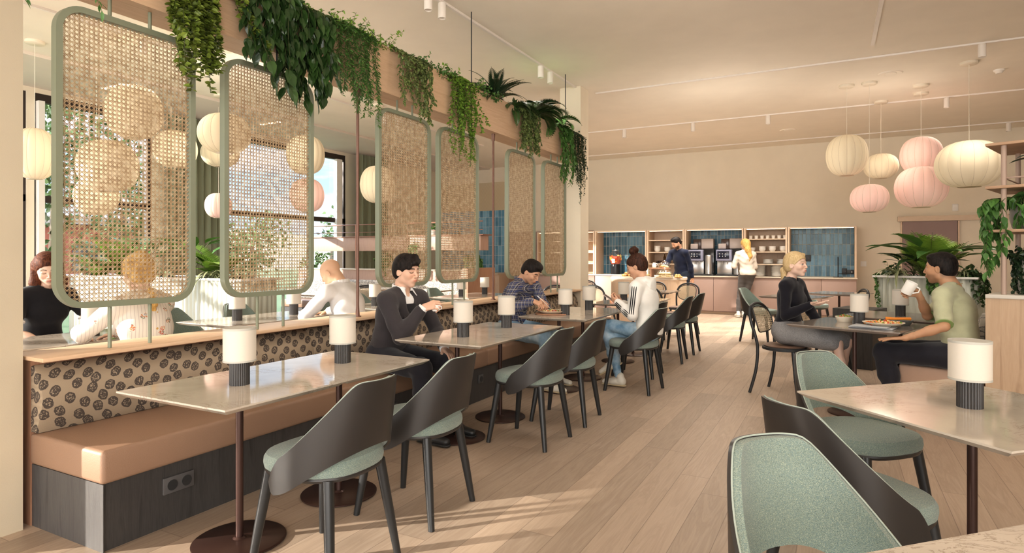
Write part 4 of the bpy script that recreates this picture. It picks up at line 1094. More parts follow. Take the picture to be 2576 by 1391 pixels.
# bottle shaped pendants near the light blue tiles
for i,x in enumerate((-9.55,-9.15,-8.62)):
    y=14.2; o=empty('bottle_pendant',(x,y,1.66),0,['dark bottle shaped pendant half behind the fourth cane panel','dark bottle shaped pendant in front of the light blue tiles, left','dark bottle shaped pendant in front of the light blue tiles, right'][i],'pendant lamp','bottle shaped pendants')
    m=MB(); m.lathe([(.0,0),(.135,0),(.14,.02),(.12,.13),(.06,.22),(.028,.27),(.022,.42),(0,.42)],24); m.build('shade',M['flute'],o)
    m=MB(); m.tube([(0,0,.42),(0,0,3.79-1.66)],.004,6); m.build('cord',M['black'],o)
# pass counter below the light tiles
r=empty('serving_counter',(-9.25,14.9,0),0,'pale serving counter under the light blue tiles','counter'); m=MB(); m.rbox(-1.1,1.1,-.35,.29,.83,.87,.004); m.build('counter_top',M['counter'],r)
m=MB(); m.box(-1.1,1.1,-.28,.29,0,.829); m.build('front',M['oak_pale'],r)
# odd chairs in the far part of the left area
cane_chair(-6.25,5.95,rad(200),'bentwood chair with dark cane back seen under the second cane panel',group='bentwood chairs on the far side')
cane_chair(-6.9,7.7,rad(150),'bentwood chair behind the bald man',group='bentwood chairs on the far side')
table(-6.9,7.0,.7,.7,0,'pale table behind the bald man by the bench','marble',group='tables in front of the far bench')
table(-7.3,8.55,.7,.7,0,'pale table right in front of the spotted bench, left','marble',group='tables in front of the far bench')
table(-6.2,8.55,.7,.7,0,'pale table right in front of the spotted bench, right','marble',group='tables in front of the far bench')
# ------------------------------------------------------------------ trailing plants on the beam
BX=-3.345; BZ=3.06   # front face and rim height of the beam
def trailing(name,label,mat,strands,Ll,Wl,step,bush=None,grp='trailing plants on the planter beam',x0=-3.42,nseg=2,spread=.8,down=.7,shade=(.1,.95),over=True,stemr=.0016,cat='plant',loc=None):
    """strands: list of (y, bottom z, dy) hanging over the front of the beam; bush: (ya,yb,height,count)"""
    mb=MB(); st=MB(); cols=[]; ym=strands[0][0] if strands else (bush[0]+bush[1])/2
    for (y,zb,dy) in strands:
        fx=BX+R.uniform(.02,.10)
        top=[(x0,y,BZ-.05),(x0+.03,y,BZ+R.uniform(.02,.07)),(BX+.01,y+dy*.05,BZ+.035)]
        P=top+drop_path(fx,y+dy*.1,BZ-.02,BZ-.02-zb,.0,.03,10,R.uniform(-.02,.05),dy)
        strand_leaves(mb,st,cols,P,Ll,Wl,step,spread,shade,(1,0,0),stemr,.6,nseg,down)
    if bush:
        ya,yb,hh,n=bush
        for k in range(n):
            y=R.uniform(ya,yb); x=R.uniform(-3.50,-3.35); z0=BZ-.03
            d=rnd_unit(); d.z=abs(d.z)+.4; d.normalize(); L=R.uniform(.4,1)*hh
            P=[Vector((x,y,z0))+d*(L*t/4)+Vector((0,0,-.25*hh*(t/4)**2)) for t in range(5)]
            strand_leaves(mb,st,cols,P,Ll,Wl,step*1.1,spread,shade,None,stemr,.8,nseg,.0)
    # move to local origin
    o=Vector((x0,ym,BZ-.05)); mb.v=[(a-o.x,b-o.y,c-o.z) for a,b,c in mb.v]; st.v=[(a-o.x,b-o.y,c-o.z) for a,b,c in st.v]
    return finish_plant(mb,cols,st,name,mat,label,grp,cat,tuple(o))
def rs(ya,yb,za,zb,n,dy=.06):
    n=int(n*1.6); return [(ya+(yb-ya)*(i+R.random()*.8)/n,za+(zb-za)*R.random(),R.uniform(-dy,dy)) for i in range(n)]
trailing('trailing_plant','thin green sprigs hanging at the top left corner in front of the first cane panel','lf_mid',[(1.47,2.50,-.02),(1.55,2.62,.05),(1.70,2.55,.04),(1.78,2.62,-.05),(1.62,2.75,.0)],.05,.016,.016,spread=1)
trailing('trailing_plant','olive green round-leaved plant trailing between the first and second cane panels','lf_olive',rs(2.14,2.44,2.34,2.62,20,.06)+[(2.5,2.62,.22),(2.5,2.66,.2),(2.46,2.70,.2),(2.3,2.27,0),(2.36,2.30,.03)],.040,.030,.0085,(2.1,2.6,.2,16),spread=1.3,down=-.15,shade=(.1,1),nseg=3)
trailing('trailing_plant','big dark glossy leaves cascading over the second cane panel','lf_dark',rs(2.60,3.34,2.45,2.75,11,.06)+rs(2.9,3.3,2.36,2.5,6,.03),.115,.062,.032,(2.6,3.35,.25,14),nseg=3,spread=.55,down=1.0,shade=(0,.9),stemr=.0025)
trailing('trailing_plant','fine-leaved bright green plant hanging over the slim reddish post','lf_mid',rs(3.44,3.66,2.40,2.65,10,.04)+rs(3.66,3.86,2.35,2.55,8,.03)+[(3.40,2.75,-.06)]*2,.042,.013,.009,(3.35,3.95,.22,30),spread=1.0,down=.35,shade=(.2,1))
trailing('trailing_plant','speckled yellow-green plant trailing above the suited man\'s cane panel','lf_var',rs(4.12,4.62,2.60,2.95,12,.05)+rs(4.40,4.60,2.47,2.6,5,.03),.042,.028,.017,(4.05,4.7,.15,12),spread=.8,down=.7)
trailing('trailing_plant','round-leaved light green plant trailing over the fourth cane panel','lf_light',rs(4.98,5.34,2.25,2.75,15,.05)+[(5.3,2.62,.26),(5.35,2.68,.22),(5.2,2.22,.08),(5.1,2.28,.05)],.036,.028,.0125,(4.9,5.6,.22,26),spread=1,down=.2,shade=(.0,.9))
trailing('trailing_plant','speckled pale plant trailing over the fifth cane panel','lf_var',rs(6.45,6.90,2.50,2.75,18,.04),.045,.030,.016,None,spread=.8,down=.7)
trailing('trailing_plant','bright green hanging plant just left of the last dark trailing plant','lf_mid',rs(7.62,7.98,2.28,2.7,13,.04),.055,.028,.018,None,spread=.8,down=.8,shade=(.2,1))
trailing('trailing_plant','dark string-like plant with tiny round leaves hanging by the column','lf_deep',rs(8.02,8.44,2.3,2.7,18,.03)+[(8.3,2.07,.0),(8.25,2.15,.02),(8.38,2.2,0)],.026,.024,.017,(8.0,8.4,.16,14),spread=.9,down=.4)
# low bushes along the top of the beam
def bush(ya,yb,h,n,mat,label,Ll,Wl):
    trailing('leafy_bush',label,mat,[],Ll,Wl,.014,(ya,yb,h,n),'low bushes filling the beam',spread=1,down=0)
bush(3.25,4.10,.30,110,'lf_light','small-leaved bush on the beam left of the speckled trailing plant',.035,.016)
bush(4.50,5.05,.25,75,'lf_mid','small-leaved bush on the beam between the two middle trailing plants',.032,.018)
bush(5.40,5.95,.26,85,'lf_mid','small-leaved bush on the beam right of the round-leaved trailing plant',.034,.020)
bush(1.9,2.6,.25,60,'lf_mid','small-leaved bush near the top edge of the picture',.035,.02)
def fern(name,y,x,z,n,L,mat,label,grp,droop=1.5,wid=.16,loc=None,pitch=(.3,1.3)):
    mb=MB(); st=MB(); cols=[]
    for k in range(n):
        az=2*PI*k/n+R.uniform(-.3,.3); pt=R.uniform(*pitch); l=L*R.uniform(.7,1.1); seg=16; pos=Vector((0,0,0)); h=Vector((math.cos(az),math.sin(az),0)); side=Vector((-h.y,h.x,0)); P=[pos.copy()]
        dr=droop*R.uniform(.7,1.2); sh=R.uniform(.1,.9)
        for i in range(seg):
            pt-=dr/seg; t=h*math.cos(pt)+Vector((0,0,math.sin(pt))); q=pos+t*(l/seg)
            f=(i+1)/seg; ln=wid*math.sin(PI*min(1,.15+.85*f))**.8*l/L
            for sgn in (1,-1):
                for o in (0,.5):
                    leaf(mb,cols,pos+(q-pos)*o,side*sgn+t*.45+Vector((0,0,-.18)),t.cross(side)*-1,ln,ln*.16+.006,sh+R.uniform(-.1,.1),.25)
            pos=q; P.append(pos.copy())
        st.tube(P,.0022,4,cap=False)
    return finish_plant(mb,cols,st,name,mat,label,grp,'plant',(x,y,z))
G1='ferns and palms on the planter beam'
fern('fern',6.0,-3.40,BZ-.0,26,.46,'lf_deep','dark feathery fern on the beam before the palm',G1,1.3,.07,pitch=(.5,1.5))
fern('fern',6.42,-3.40,BZ-.03,16,.42,'lf_dark','fern with fronds hanging down the face of the beam',G1,2.5,.08,pitch=(.1,1.0))
fern('palm',7.0,-3.40,BZ+.02,20,.60,'lf_dark','small palm arching on the beam near the column',G1,2.2,.17,pitch=(.6,1.4))
fern('palm',7.6,-3.40,BZ+.0,16,.48,'lf_mid','second small palm on the beam, closer to the column',G1,2.6,.15,pitch=(.4,1.3))
# ------------------------------------------------------------------ planter plants
def spider(name,loc,n,L,W,mat,label,grp,edge=1.0,droop=2.2,shade=(.0,.35),pitch=(.5,1.4),cat='plant'):
    mb=MB(); st=MB(); cols=[]
    for k in range(n):
        az=R.uniform(0,2*PI); pt=R.uniform(*pitch); d=Vector((math.cos(az)*math.cos(pt),math.sin(az)*math.cos(pt),math.sin(pt)))
        blade(mb,cols,(R.uniform(-.02,.02),R.uniform(-.02,.02),0),d,L*R.uniform(.6,1.1),W*R.uniform(.8,1.2),droop*R.uniform(.7,1.2),R.uniform(*shade),8,edge)
    root=empty(name,loc,0,label,cat,grp); mb.col=cols; mb.build('foliage',M[mat],root,auto=False); return root
def broadleaf(name,loc,n,Ls,Wl,mat,label,grp,h=.6,shade=(.2,.9),lean=.6,nseg=3,cat='plant'):
    mb=MB(); st=MB(); cols=[]
    for k in range(n):
        az=2*PI*k/n+R.uniform(-.4,.4); hh=h*R.uniform(.55,1.05); o=lean*R.uniform(.3,1)
        P=[Vector((0,0,0)),Vector((math.cos(az)*o*.2,math.sin(az)*o*.2,hh*.6)),Vector((math.cos(az)*o*.6,math.sin(az)*o*.6,hh))]
        st.tube(P,[.006,.005,.003],5,cap=False)
        d=Vector((math.cos(az),math.sin(az),R.uniform(.1,.9))); s=R.uniform(.75,1.15)
        leaf(mb,cols,P[-1],d,Vector((0,0,1)),Ls*s,Wl*s,R.uniform(*shade),.35,3,.10)
    return finish_plant(mb,cols,st,name,mat,label,grp,cat,loc)
def clump(name,loc,n,rad_,hgt,Ll,Wl,mat,label,grp,trail=0,tl=.3,shade=(.1,.9),cat='plant',face=None,nseg=2):
    mb=MB(); st=MB(); cols=[]
    for k in range(n):
        d=rnd_unit(); d.z=abs(d.z)+.25; d.normalize(); L=R.uniform(.5,1)
        P=[Vector((d.x*rad_*L*t/4,d.y*rad_*L*t/4,d.z*hgt*L*t/4-.15*hgt*(t/4)**2)) for t in range(5)]
        strand_leaves(mb,st,cols,P,Ll,Wl,Ll*.42,.9,shade,None,.0016,.8,nseg,.0)
    for k in range(trail):
        a=R.uniform(0,2*PI) if face is None else face+R.uniform(-.9,.9)
        x,y=math.cos(a)*rad_*.75,math.sin(a)*rad_*.75
        P=[(0,0,0),(x*.5,y*.5,.05),(x*.9,y*.9,.03)]+drop_path(x*1.05,y*1.05,-.0,tl*R.uniform(.5,1.1),.03,.02,7)
        strand_leaves(mb,st,cols,P,Ll,Wl,Ll*.42,.8,shade,None,.0016,.6,nseg,.6)
    return finish_plant(mb,cols,st,name,mat,label,grp,cat,loc)
def pl(a,b,z=1.04):
    p=Vector((.44,10.28,0))+E1*a+E2*b; return (p.x,p.y,z)
G2='plants in the tall planter on the right'
fern('palm',pl(.62,.30)[1],pl(.62,.30)[0],1.04,13,.86,'lf_light','feathery palm rising highest from the right planter',G2,.9,.26,pitch=(.9,1.5))
broadleaf('broad_leaf_plant',pl(.70,.24),12,.50,.22,'lf_mid','plant with broad shiny paddle leaves in the middle of the right planter',G2,.42,(.3,.9),.6)
broadleaf('broad_leaf_plant',pl(.56,.18),14,.34,.15,'lf_dark','dark leafy plant low in the middle of the right planter',G2,.24,(.1,.8),.5)
spider('striped_spider_plant',pl(.26,.16),46,.42,.024,'lf_stripe','cream-striped grassy plant at the left of the right planter',G2)
clump('leafy_plant',pl(.10,.34),16,.22,.28,.09,.04,'lf_dark','dark leafy plant behind the striped grassy plant, left end',G2)
clump('leafy_plant',pl(.74,.08),16,.20,.16,.07,.045,'lf_mid','low green plant spilling over the planter front',G2,10,.22,face=-PI/2)
clump('leafy_plant',pl(1.12,.16),16,.18,.22,.06,.04,'lf_dark','plant spilling down the right end of the planter, by the man\'s shoulder',G2,12,.38,face=-.9)
spider('striped_spider_plant',pl(1.0,.30),30,.40,.022,'lf_stripe','striped grassy plant behind the head of the man with the mug',G2)
clump('trailing_vine',pl(.045,.05),3,.07,.05,.035,.03,'lf_mid','thin vine hanging down the left corner of the planter',G2,3,.48,face=-2.0)
broadleaf('broad_leaf_plant',pl(.40,.38),10,.32,.07,'lf_deep','upright dark pointed leaves behind the striped plant',G2,.20,(.1,.7),.25)
G3='plants in the long left planter'
for i,(x,k) in enumerate(((-9.9,0),(-9.3,1),(-8.75,2),(-8.2,0),(-7.7,2),(-7.2,1),(-6.75,0))):
    lab=['at the far left behind the woman in black','left of the large cane panel','behind the upper body of the first cane panel','behind the middle of the first cane panel','behind the right of the first cane panel','just right of the first cane panel, tallest there','at the right end of the left planter'][i]
    if k==0: spider('striped_spider_plant',(x,5.25,1.04),44,.40,.024,'lf_stripe','striped grassy plant '+lab,G3)
    elif k==1: fern('palm',5.35,x,1.04,10,.85,'lf_light','bright palm '+lab,G3,1.2,.22,pitch=(.7,1.45))
    else: broadleaf('broad_leaf_plant',(x,5.30,1.04),12,.40,.15,'lf_mid','broad-leaved plant '+lab,G3,.45,(.3,1),.5)
fern('palm',5.15,-9.55,1.04,9,.72,'lf_light','palm fronds beside the head of the woman in black',G3,1.3,.2,pitch=(.6,1.3))
spider('striped_spider_plant',(-7.0,5.12,1.04),40,.36,.024,'lf_stripe','striped grassy plant spilling between the first two cane panels',G3)
# ------------------------------------------------------------------ shelf plants (right)
def potr(loc,r,h,label,name='plant_pot'):
    o=empty(name,loc,0,label,'pot','rough grey pots on the shelf unit'); m=MB(); m.lathe([(0,0),(r*.72,0),(r*.86,h*.12),(r*1.0,h*.5),(r*.97,h),(r*.88,h),(r*.86,h*.86),(0,h*.86)],36); m.build('body',M['pot'],o); return o
p=sup(.34,.26,1.8205); potr(p,.13,.13,'low pale pot on the middle shelf under silver-veined leaves')
broadleaf('silver_leaf_plant',(p[0],p[1],p[2]+.11),16,.15,.085,'lf_silver','plant with silver-veined dark leaves on the middle shelf','plants on the right shelf unit',.12,(.0,.6),.22)
p=sup(.20,.22,1.5105); potr(p,.10,.17,'rough grey pot on the lower shelf board holding a trailing plant')
def shelf_trail(p,mat,Ll,Wl,strs,label,name='trailing_plant',bushn=14,br=.14,bh=.14):
    mb=MB(); st=MB(); cols=[]
    for k in range(bushn):
        d=rnd_unit(); d.z=abs(d.z)+.2; d.normalize()
        P=[Vector((d.x*br*t/4,d.y*br*t/4,d.z*bh*t/4)) for t in range(5)]; strand_leaves(mb,st,cols,P,Ll,Wl,Ll*.35,.9,(.1,.9),None,.002,.7,2,.2)
    for (dx,dy,L) in strs:
        P=[Vector((0,0,0)),Vector((dx*.4,dy*.4,bh*.6)),Vector((dx*.8,dy*.8,bh*.5))]+[Vector(q) for q in drop_path(dx,dy,bh*.25,L,.02,.015,9)]
        strand_leaves(mb,st,cols,P,Ll,Wl,Ll*.33,.7,(.1,.9),None,.002,.5,2,.9)
    return finish_plant(mb,cols,st,name,mat,label,'plants on the right shelf unit','plant',p)
shelf_trail((p[0],p[1],p[2]+.15),'lf_mid',.085,.042,[(-.24+R.uniform(-.05,.06),-.14+R.uniform(-.06,.1),R.uniform(.25,.50)) for _ in range(9)]+[(-.05+R.uniform(-.05,.05),-.17,R.uniform(.08,.2)) for _ in range(5)],'large-leaved trailing plant hanging left over the lower shelf edge')
p=sup(.26,.24,1.051); potr(p,.13,.24,'round grey pot on the counter smothered in dark small leaves')
shelf_trail((p[0],p[1],p[2]+.22),'lf_deep',.032,.030,[(.15*math.cos(a),.15*math.sin(a),R.uniform(.15,.26)) for a in [R.uniform(0,2*PI) for _ in range(46)]],'dark small-leaved plant tumbling over the round pot on the counter','tumbling_plant',50,.20,.15)
p2=sup(.04,-.0,1.051)
# left shelf plants
p=(-6.75,YS+.15,1.721); o=potr(p,.09,.10,'small pot on the wooden trough shelf left of the third cane panel'); o['group']='pots in the left area'
shelf_trail((p[0],p[1],p[2]+.09),'lf_mid',.10,.05,[],'small leafy plant in the pot on the trough shelf',bushn=6,br=.1,bh=.12)
p=(-6.95,YS-.22,1.46); shelf_trail(p,'lf_mid',.06,.03,[(R.uniform(-.12,.12),-.03,R.uniform(.2,.62)) for _ in range(14)],'light green plant trailing below the trough shelf near the third cane panel',bushn=10,br=.15,bh=.14)
for x,l in ((-7.9,'round pot with small green plant on the partition beside the slim post'),(-5.85,'pot with green plant on the partition between third and fourth cane panels')):
    o=potr((x,YS+.1,1.076),.10,.16,l.replace('with','holding the')); o['group']='pots in the left area'
    shelf_trail((x,YS+.08,1.076+.15),'lf_mid',.05,.032,[(.18*math.cos(a),-.12*abs(math.sin(a)),R.uniform(.1,.3)) for a in [R.uniform(0,2*PI) for _ in range(16)]],l.replace('round pot with small','small').replace('pot with green','green'),'tumbling_plant',22,.20,.16)
# ------------------------------------------------------------------ outside
m=MB(); m.box(-120,XW-.3,-60,120,-.4,-.25); o=m.build('lawn',M['grass']); tag(o,None,None,None,'structure')
def tree(x,y,h,rr,n,label,mat='lf_sun'):
    r=empty('tree',(x,y,-.25),0,label,'tree','trees outside the windows'); m=MB(); m.tube([(0,0,0),(.1,.05,h*.3),(0,.1,h*.6)],[.2,.15,.08],10); m.build('trunk',M['bark'],r)
    mb=MB(); cols=[]
    cs=[(rnd_unit()*rr*.6,R.uniform(.35,.6)*rr) for _ in range(9)]
    for k in range(n):
        c,q=cs[k%9]; d=rnd_unit(); p=Vector((0,0,h*.62))+Vector((c.x,c.y,c.z*1.1))+d*q*R.uniform(.6,1.05)
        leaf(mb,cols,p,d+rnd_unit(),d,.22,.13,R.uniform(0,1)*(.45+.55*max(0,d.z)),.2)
    mb.col=cols; mb.build('crown',M[mat],r,auto=False)
for a in ((-17,5.8,6.5,2.2,1500,'leafy tree outside the far left window'),(-19,9.0,7,2.4,1500,'large tree outside behind the first cane panel'),(-22,12.5,5.2,2.2,1200,'tree outside behind the second cane panel'),
          (-24,19.5,3.4,2.0,1200,'low tree outside the far window, left of the slim post'),(-21,21.5,3.0,1.8,1000,'shrubby tree outside the far window by the bald man')): tree(*a)
def hill():
    m=MB(); n=40; vs=[];
    for i in range(n+1):
        y=-30+150*i/n; vs+=[(-60,y,-.3),(-75,y,3.2+1.2*math.sin(i*.7)+.6*math.sin(i*1.9)),(-95,y,5.0+1.0*math.sin(i*.5))]
    fs=[]
    for i in range(n): fs+=[(3*i,3*i+1,3*i+4,3*i+3),(3*i+1,3*i+2,3*i+5,3*i+4)]
    m.add(vs,fs,0,True); o=m.build('hillside',M['hill']); o['kind']='structure'
hill()
r=empty('brick_building',(-32,14.0,-.3),0,'low red brick building outside the far left window','building'); m=MB(); m.box(-3,3,-5,5,0,3.0); m.build('wall',M['brick'],r); m=MB(); m.box(-3.3,3.3,-5.3,5.3,3.0,3.3); m.build('roof',M['outlet'],r)
for k in range(4):
    m=MB(); m.box(3.0,3.04,-4.3+k*2.4,-3.0+k*2.4,1.0,2.2); m.build('window',M['blackglass'],r)

clump('leafy_plant',(-3.40,6.45,BZ-.04),26,.16,.22,.07,.03,'lf_dark','dark bushy plant on the beam between the fern and the palm',G1)
# ------------------------------------------------------------------ people: implicit surfaces polygonised with surface nets
def V3(*a): return np.array(a,dtype=float)
def rotm(yaw=0,pitch=0,roll=0):
    """columns: forward, left, up.  pitch>0 looks down"""
    cy,sy,cp,sp,cr,sr=math.cos(yaw),math.sin(yaw),math.cos(pitch),math.sin(pitch),math.cos(roll),math.sin(roll)
    Rz=np.array([[cy,-sy,0],[sy,cy,0],[0,0,1.]]); Ry=np.array([[cp,0,sp],[0,1,0],[-sp,0,cp]]); Rx=np.array([[1,0,0],[0,cr,-sr],[0,sr,cr]])
    return Rz@Ry@Rx
class SDF:
    def __init__(s): s.p=[]
    def cap(s,a,b,ra,rb=None,k=.02,op=1,sc=None):
        s.p.append(('c',np.array(a,float),np.array(b,float),ra,ra if rb is None else rb,k,op,sc)); return s
    def ell(s,c,r,k=.02,op=1,Rm=None):
        s.p.append(('e',np.array(c,float),np.array(r,float),Rm,None,k,op,None)); return s
    def half(s,pt,n,k=.004):
        s.p.append(('h',np.array(pt,float),np.array(n,float)/np.linalg.norm(n),None,None,k,-1,None)); return s
    def xf(s,Rm,t):
        q=[]
        for (ty,a,b,c,d,k,op,sc) in s.p:
            if ty=='c': q.append((ty,Rm@a+t,Rm@b+t,c,d,k,op,(Rm@sc[0],sc[1]) if sc else None))
            elif ty=='e': q.append((ty,Rm@a+t,b,Rm if c is None else Rm@c,d,k,op,sc))
            else: q.append((ty,Rm@a+t,Rm@b,c,d,k,op,sc))
        s.p=q; return s
    def add(s,o): s.p+=o.p; return s
    def bbox(s):
        lo=np.full(3,1e9);hi=-lo
        for (ty,a,b,c,d,k,op,sc) in s.p:
            if op<0: continue
            if ty=='c':
                r=max(c,d); lo=np.minimum(lo,np.minimum(a,b)-r); hi=np.maximum(hi,np.maximum(a,b)+r)
            else: r=b.max(); lo=np.minimum(lo,a-r); hi=np.maximum(hi,a+r)
        return lo-.02,hi+.02
    def poly(s,h,noise=None):
        lo,hi=s.bbox(); n=np.ceil((hi-lo)/h).astype(int)+1
        ax=[lo[i]+h*np.arange(n[i]) for i in range(3)]
        F=np.full(tuple(n),.5,dtype=np.float32)
        for (ty,a,b,c,d,k,op,sc) in s.p:
            if ty=='h': sl=[slice(0,n[i]) for i in range(3)]
            else:
                if ty=='c': r=max(c,d); l0=np.minimum(a,b)-r; h0=np.maximum(a,b)+r
                else: r=b.max(); l0=a-r; h0=a+r
                mg=k+2.5*h
                i0=np.clip(np.floor((l0-mg-lo)/h).astype(int),0,n-1); i1=np.clip(np.ceil((h0+mg-lo)/h).astype(int)+1,1,n)
                if (i1<=i0).any(): continue
                sl=[slice(i0[i],i1[i]) for i in range(3)]
            x=ax[0][sl[0]][:,None,None]; y=ax[1][sl[1]][None,:,None]; z=ax[2][sl[2]][None,None,:]
            if ty=='c':
                px,py,pz=x-a[0],y-a[1],z-a[2]; ba=b-a
                if sc is not None:
                    nn,f=sc; dt=(px*nn[0]+py*nn[1]+pz*nn[2])*(f-1); px=px+dt*nn[0];py=py+dt*nn[1];pz=pz+dt*nn[2]; ba=ba+nn*(ba@nn)*(f-1)
                L=max(ba@ba,1e-9); t=np.clip((px*ba[0]+py*ba[1]+pz*ba[2])/L,0,1)
                q=np.sqrt((px-t*ba[0])**2+(py-t*ba[1])**2+(pz-t*ba[2])**2)-(c+t*(d-c))
            elif ty=='e':
                px,py,pz=x-a[0],y-a[1],z-a[2]
                if c is not None:
                    m=c.T; px,py,pz=(m[0,0]*px+m[0,1]*py+m[0,2]*pz,m[1,0]*px+m[1,1]*py+m[1,2]*pz,m[2,0]*px+m[2,1]*py+m[2,2]*pz)
                k0=np.sqrt((px/b[0])**2+(py/b[1])**2+(pz/b[2])**2)+1e-9; k1=np.sqrt((px/b[0]**2)**2+(py/b[1]**2)**2+(pz/b[2]**2)**2)+1e-9
                q=k0*(k0-1)/k1
            else: q=(x-a[0])*b[0]+(y-a[1])*b[1]+(z-a[2])*b[2]; q=-q
            f=F[tuple(sl)]
            if op>0:
                hh=np.maximum(k-np.abs(f-q),0)/k; r=np.minimum(f,q)-hh*hh*k*.25
            else:
                q=-q; hh=np.maximum(k-np.abs(f-q),0)/k; r=np.maximum(f,q)+hh*hh*k*.25
            F[tuple(sl)]=r
        if noise is not None:
            F+=noise(ax[0][:,None,None],ax[1][None,:,None],ax[2][None,None,:]).astype(np.float32)
        return snets(F,ax)
def snets(F,ax):
    S=F<0; nx,ny,nz=F.shape; shp=(nx-1,ny-1,nz-1)
    acc=np.zeros(shp+(3,),np.float32); cnt=np.zeros(shp,np.int16)
    base=[np.arange(n) for n in F.shape]
    for d in range(3):
        a=[slice(None)]*3; b=[slice(None)]*3; a[d]=slice(0,-1); b[d]=slice(1,None); a=tuple(a); b=tuple(b)
        ch=np.argwhere(S[a]!=S[b])
        if len(ch)==0: continue
        nb=ch.copy(); nb[:,d]+=1
        f0=F[tuple(ch.T)]; f1=F[tuple(nb.T)]; t=f0/(f0-f1)
        pos=ch.astype(np.float32); pos[:,d]+=t
        o=[i for i in range(3) if i!=d]
        for u in (0,-1):
            for v in (0,-1):
                c=ch.copy(); c[:,o[0]]+=u; c[:,o[1]]+=v
                ok=(c[:,o[0]]>=0)&(c[:,o[1]]>=0)&(c[:,o[0]]<shp[o[0]])&(c[:,o[1]]<shp[o[1]]); cc=tuple(c[ok].T)
                np.add.at(acc,cc,pos[ok]); np.add.at(cnt,cc,1)
    act=np.argwhere(cnt>0); idx=np.full(shp,-1,np.int32); idx[tuple(act.T)]=np.arange(len(act))
    P=acc[tuple(act.T)]/cnt[tuple(act.T)][:,None]
    h=ax[0][1]-ax[0][0]; P=P*h+np.array([ax[0][0],ax[1][0],ax[2][0]])
    Q=[]
    for d in range(3):
        a=[slice(None)]*3; b=[slice(None)]*3; a[d]=slice(0,-1); b[d]=slice(1,None)
        A=S[tuple(a)]; B=S[tuple(b)]; ch=np.argwhere(A!=B); o1,o2=(d+1)%3,(d+2)%3
        ok=(ch[:,o1]>0)&(ch[:,o2]>0)&(ch[:,o1]<shp[o1])&(ch[:,o2]<shp[o2]); ch=ch[ok]
        if len(ch)==0: continue
        def g(u,v):
            c=ch.copy(); c[:,o1]-=u; c[:,o2]-=v; return idx[tuple(c.T)]
        q=np.stack([g(1,1),g(0,1),g(0,0),g(1,0)],1); fl=~A[tuple(ch.T)]; q[fl]=q[fl][:,::-1]; Q.append(q)
    return P,np.concatenate(Q)
def np_mesh(name,parts,mat,parent,cols=None,smooth=True):
    """parts: list of (P,Q) islands joined into one mesh"""
    n=0; Ps=[];Qs=[]
    for P,Q in parts: Ps.append(P); Qs.append(Q+n); n+=len(P)
    P=np.concatenate(Ps).astype(np.float32); Q=np.concatenate(Qs).astype(np.int32)
    me=D.meshes.new(name); me.vertices.add(len(P)); me.vertices.foreach_set('co',P.ravel()); me.loops.add(Q.size); me.loops.foreach_set('vertex_index',Q.ravel())
    me.polygons.add(len(Q)); me.polygons.foreach_set('loop_start',np.arange(0,Q.size,4,dtype=np.int32)); me.polygons.foreach_set('loop_total',np.full(len(Q),4,np.int32))
    me.polygons.foreach_set('use_smooth',np.ones(len(Q),bool)); me.update(calc_edges=True); me.validate()
    if cols is not None:
        c=np.concatenate(cols).astype(np.float32); a=me.color_attributes.new('Col','FLOAT_COLOR','POINT'); a.data.foreach_set('color',c.ravel())
    return link_mesh(name,me,mat,parent)
def folds(A=.003,seed=0,f=1.0):
    rs_=np.random.RandomState(seed); w=[(rs_.normal(size=3)*22*f+np.array([0,0,18*f]),rs_.uniform(0,6),rs_.normal(size=3)*9*f) for _ in range(4)]
    def fn(x,y,z):
        o=0
        for (k,p,m) in w:
            o=o+np.sin(k[0]*x+k[1]*y+k[2]*z+p+1.6*np.sin(m[0]*x+m[1]*y+m[2]*z+p*2))
        return -A*.5*o
    return fn
def rgba(P,c): return np.tile(np.array([*c,1.0]),(len(P),1))
# ---- head
def head_sdf(fem=False,bald=False,wide=1.0):
    s=SDF(); w=wide
    s.ell((-.014,0,.036),(.096,.076*w,.084),.02).ell((.026,0,-.012),(.062,.064*w,.080),.03)
    jw=.9 if fem else 1.0
    s.ell((.030,0,-.070),(.050,.043*w*jw,.036),.03).ell((.060,0,-.096),(.020,.019,.016),.022)
    for y in (1,-1):
        s.ell((.0,y*.050*w*jw,-.055),(.026,.016,.026),.025)
        s.ell((.056,y*.034*w,-.022),(.026,.026,.024),.022)
        s.cap((.078,y*.012,.026),(.064,y*.046*w,.026),.010,.008,.014)
        s.ell((.092,y*.032,.006),(.018,.017,.012),.010,-1)
        s.ell((.0705,y*.031,.005),(.0150,.0150,.0140),.003)
        s.cap((.0845,y*.020,.0125),(.0795,y*.042,.0120),.0035,.003,.004)
        s.ell((-.004,y*.078*w,-.006),(.020,.0065,.030),.006,1,rotm(y*-.35,.15)).ell((.002,y*.0845*w,-.006),(.010,.005,.017),.004,-1)
    s.cap((.086,0,.016),(.106,0,-.024),.0065,.0090,.010)
    for y in (1,-1): s.ell((.095,y*.0105,-.030),(.009,.0065,.0065),.006)
    s.ell((.078,0,-.056),(.022,.026,.018),.014)
    s.cap((.0885,-.018,-.0545),(.0960,0,-.0515),.003,.004,.005).cap((.0885,.018,-.0545),(.0960,0,-.0515),.003,.004,.005)
    s.cap((.0885,-.014,-.0605),(.0940,0,-.0630),.0035,.0045,.005).cap((.0885,.014,-.0605),(.0940,0,-.0630),.0035,.0045,.005)
    s.cap((.1035,-.016,-.0572),(.1035,.016,-.0572),.0022,.0022,.003,-1)
    return s
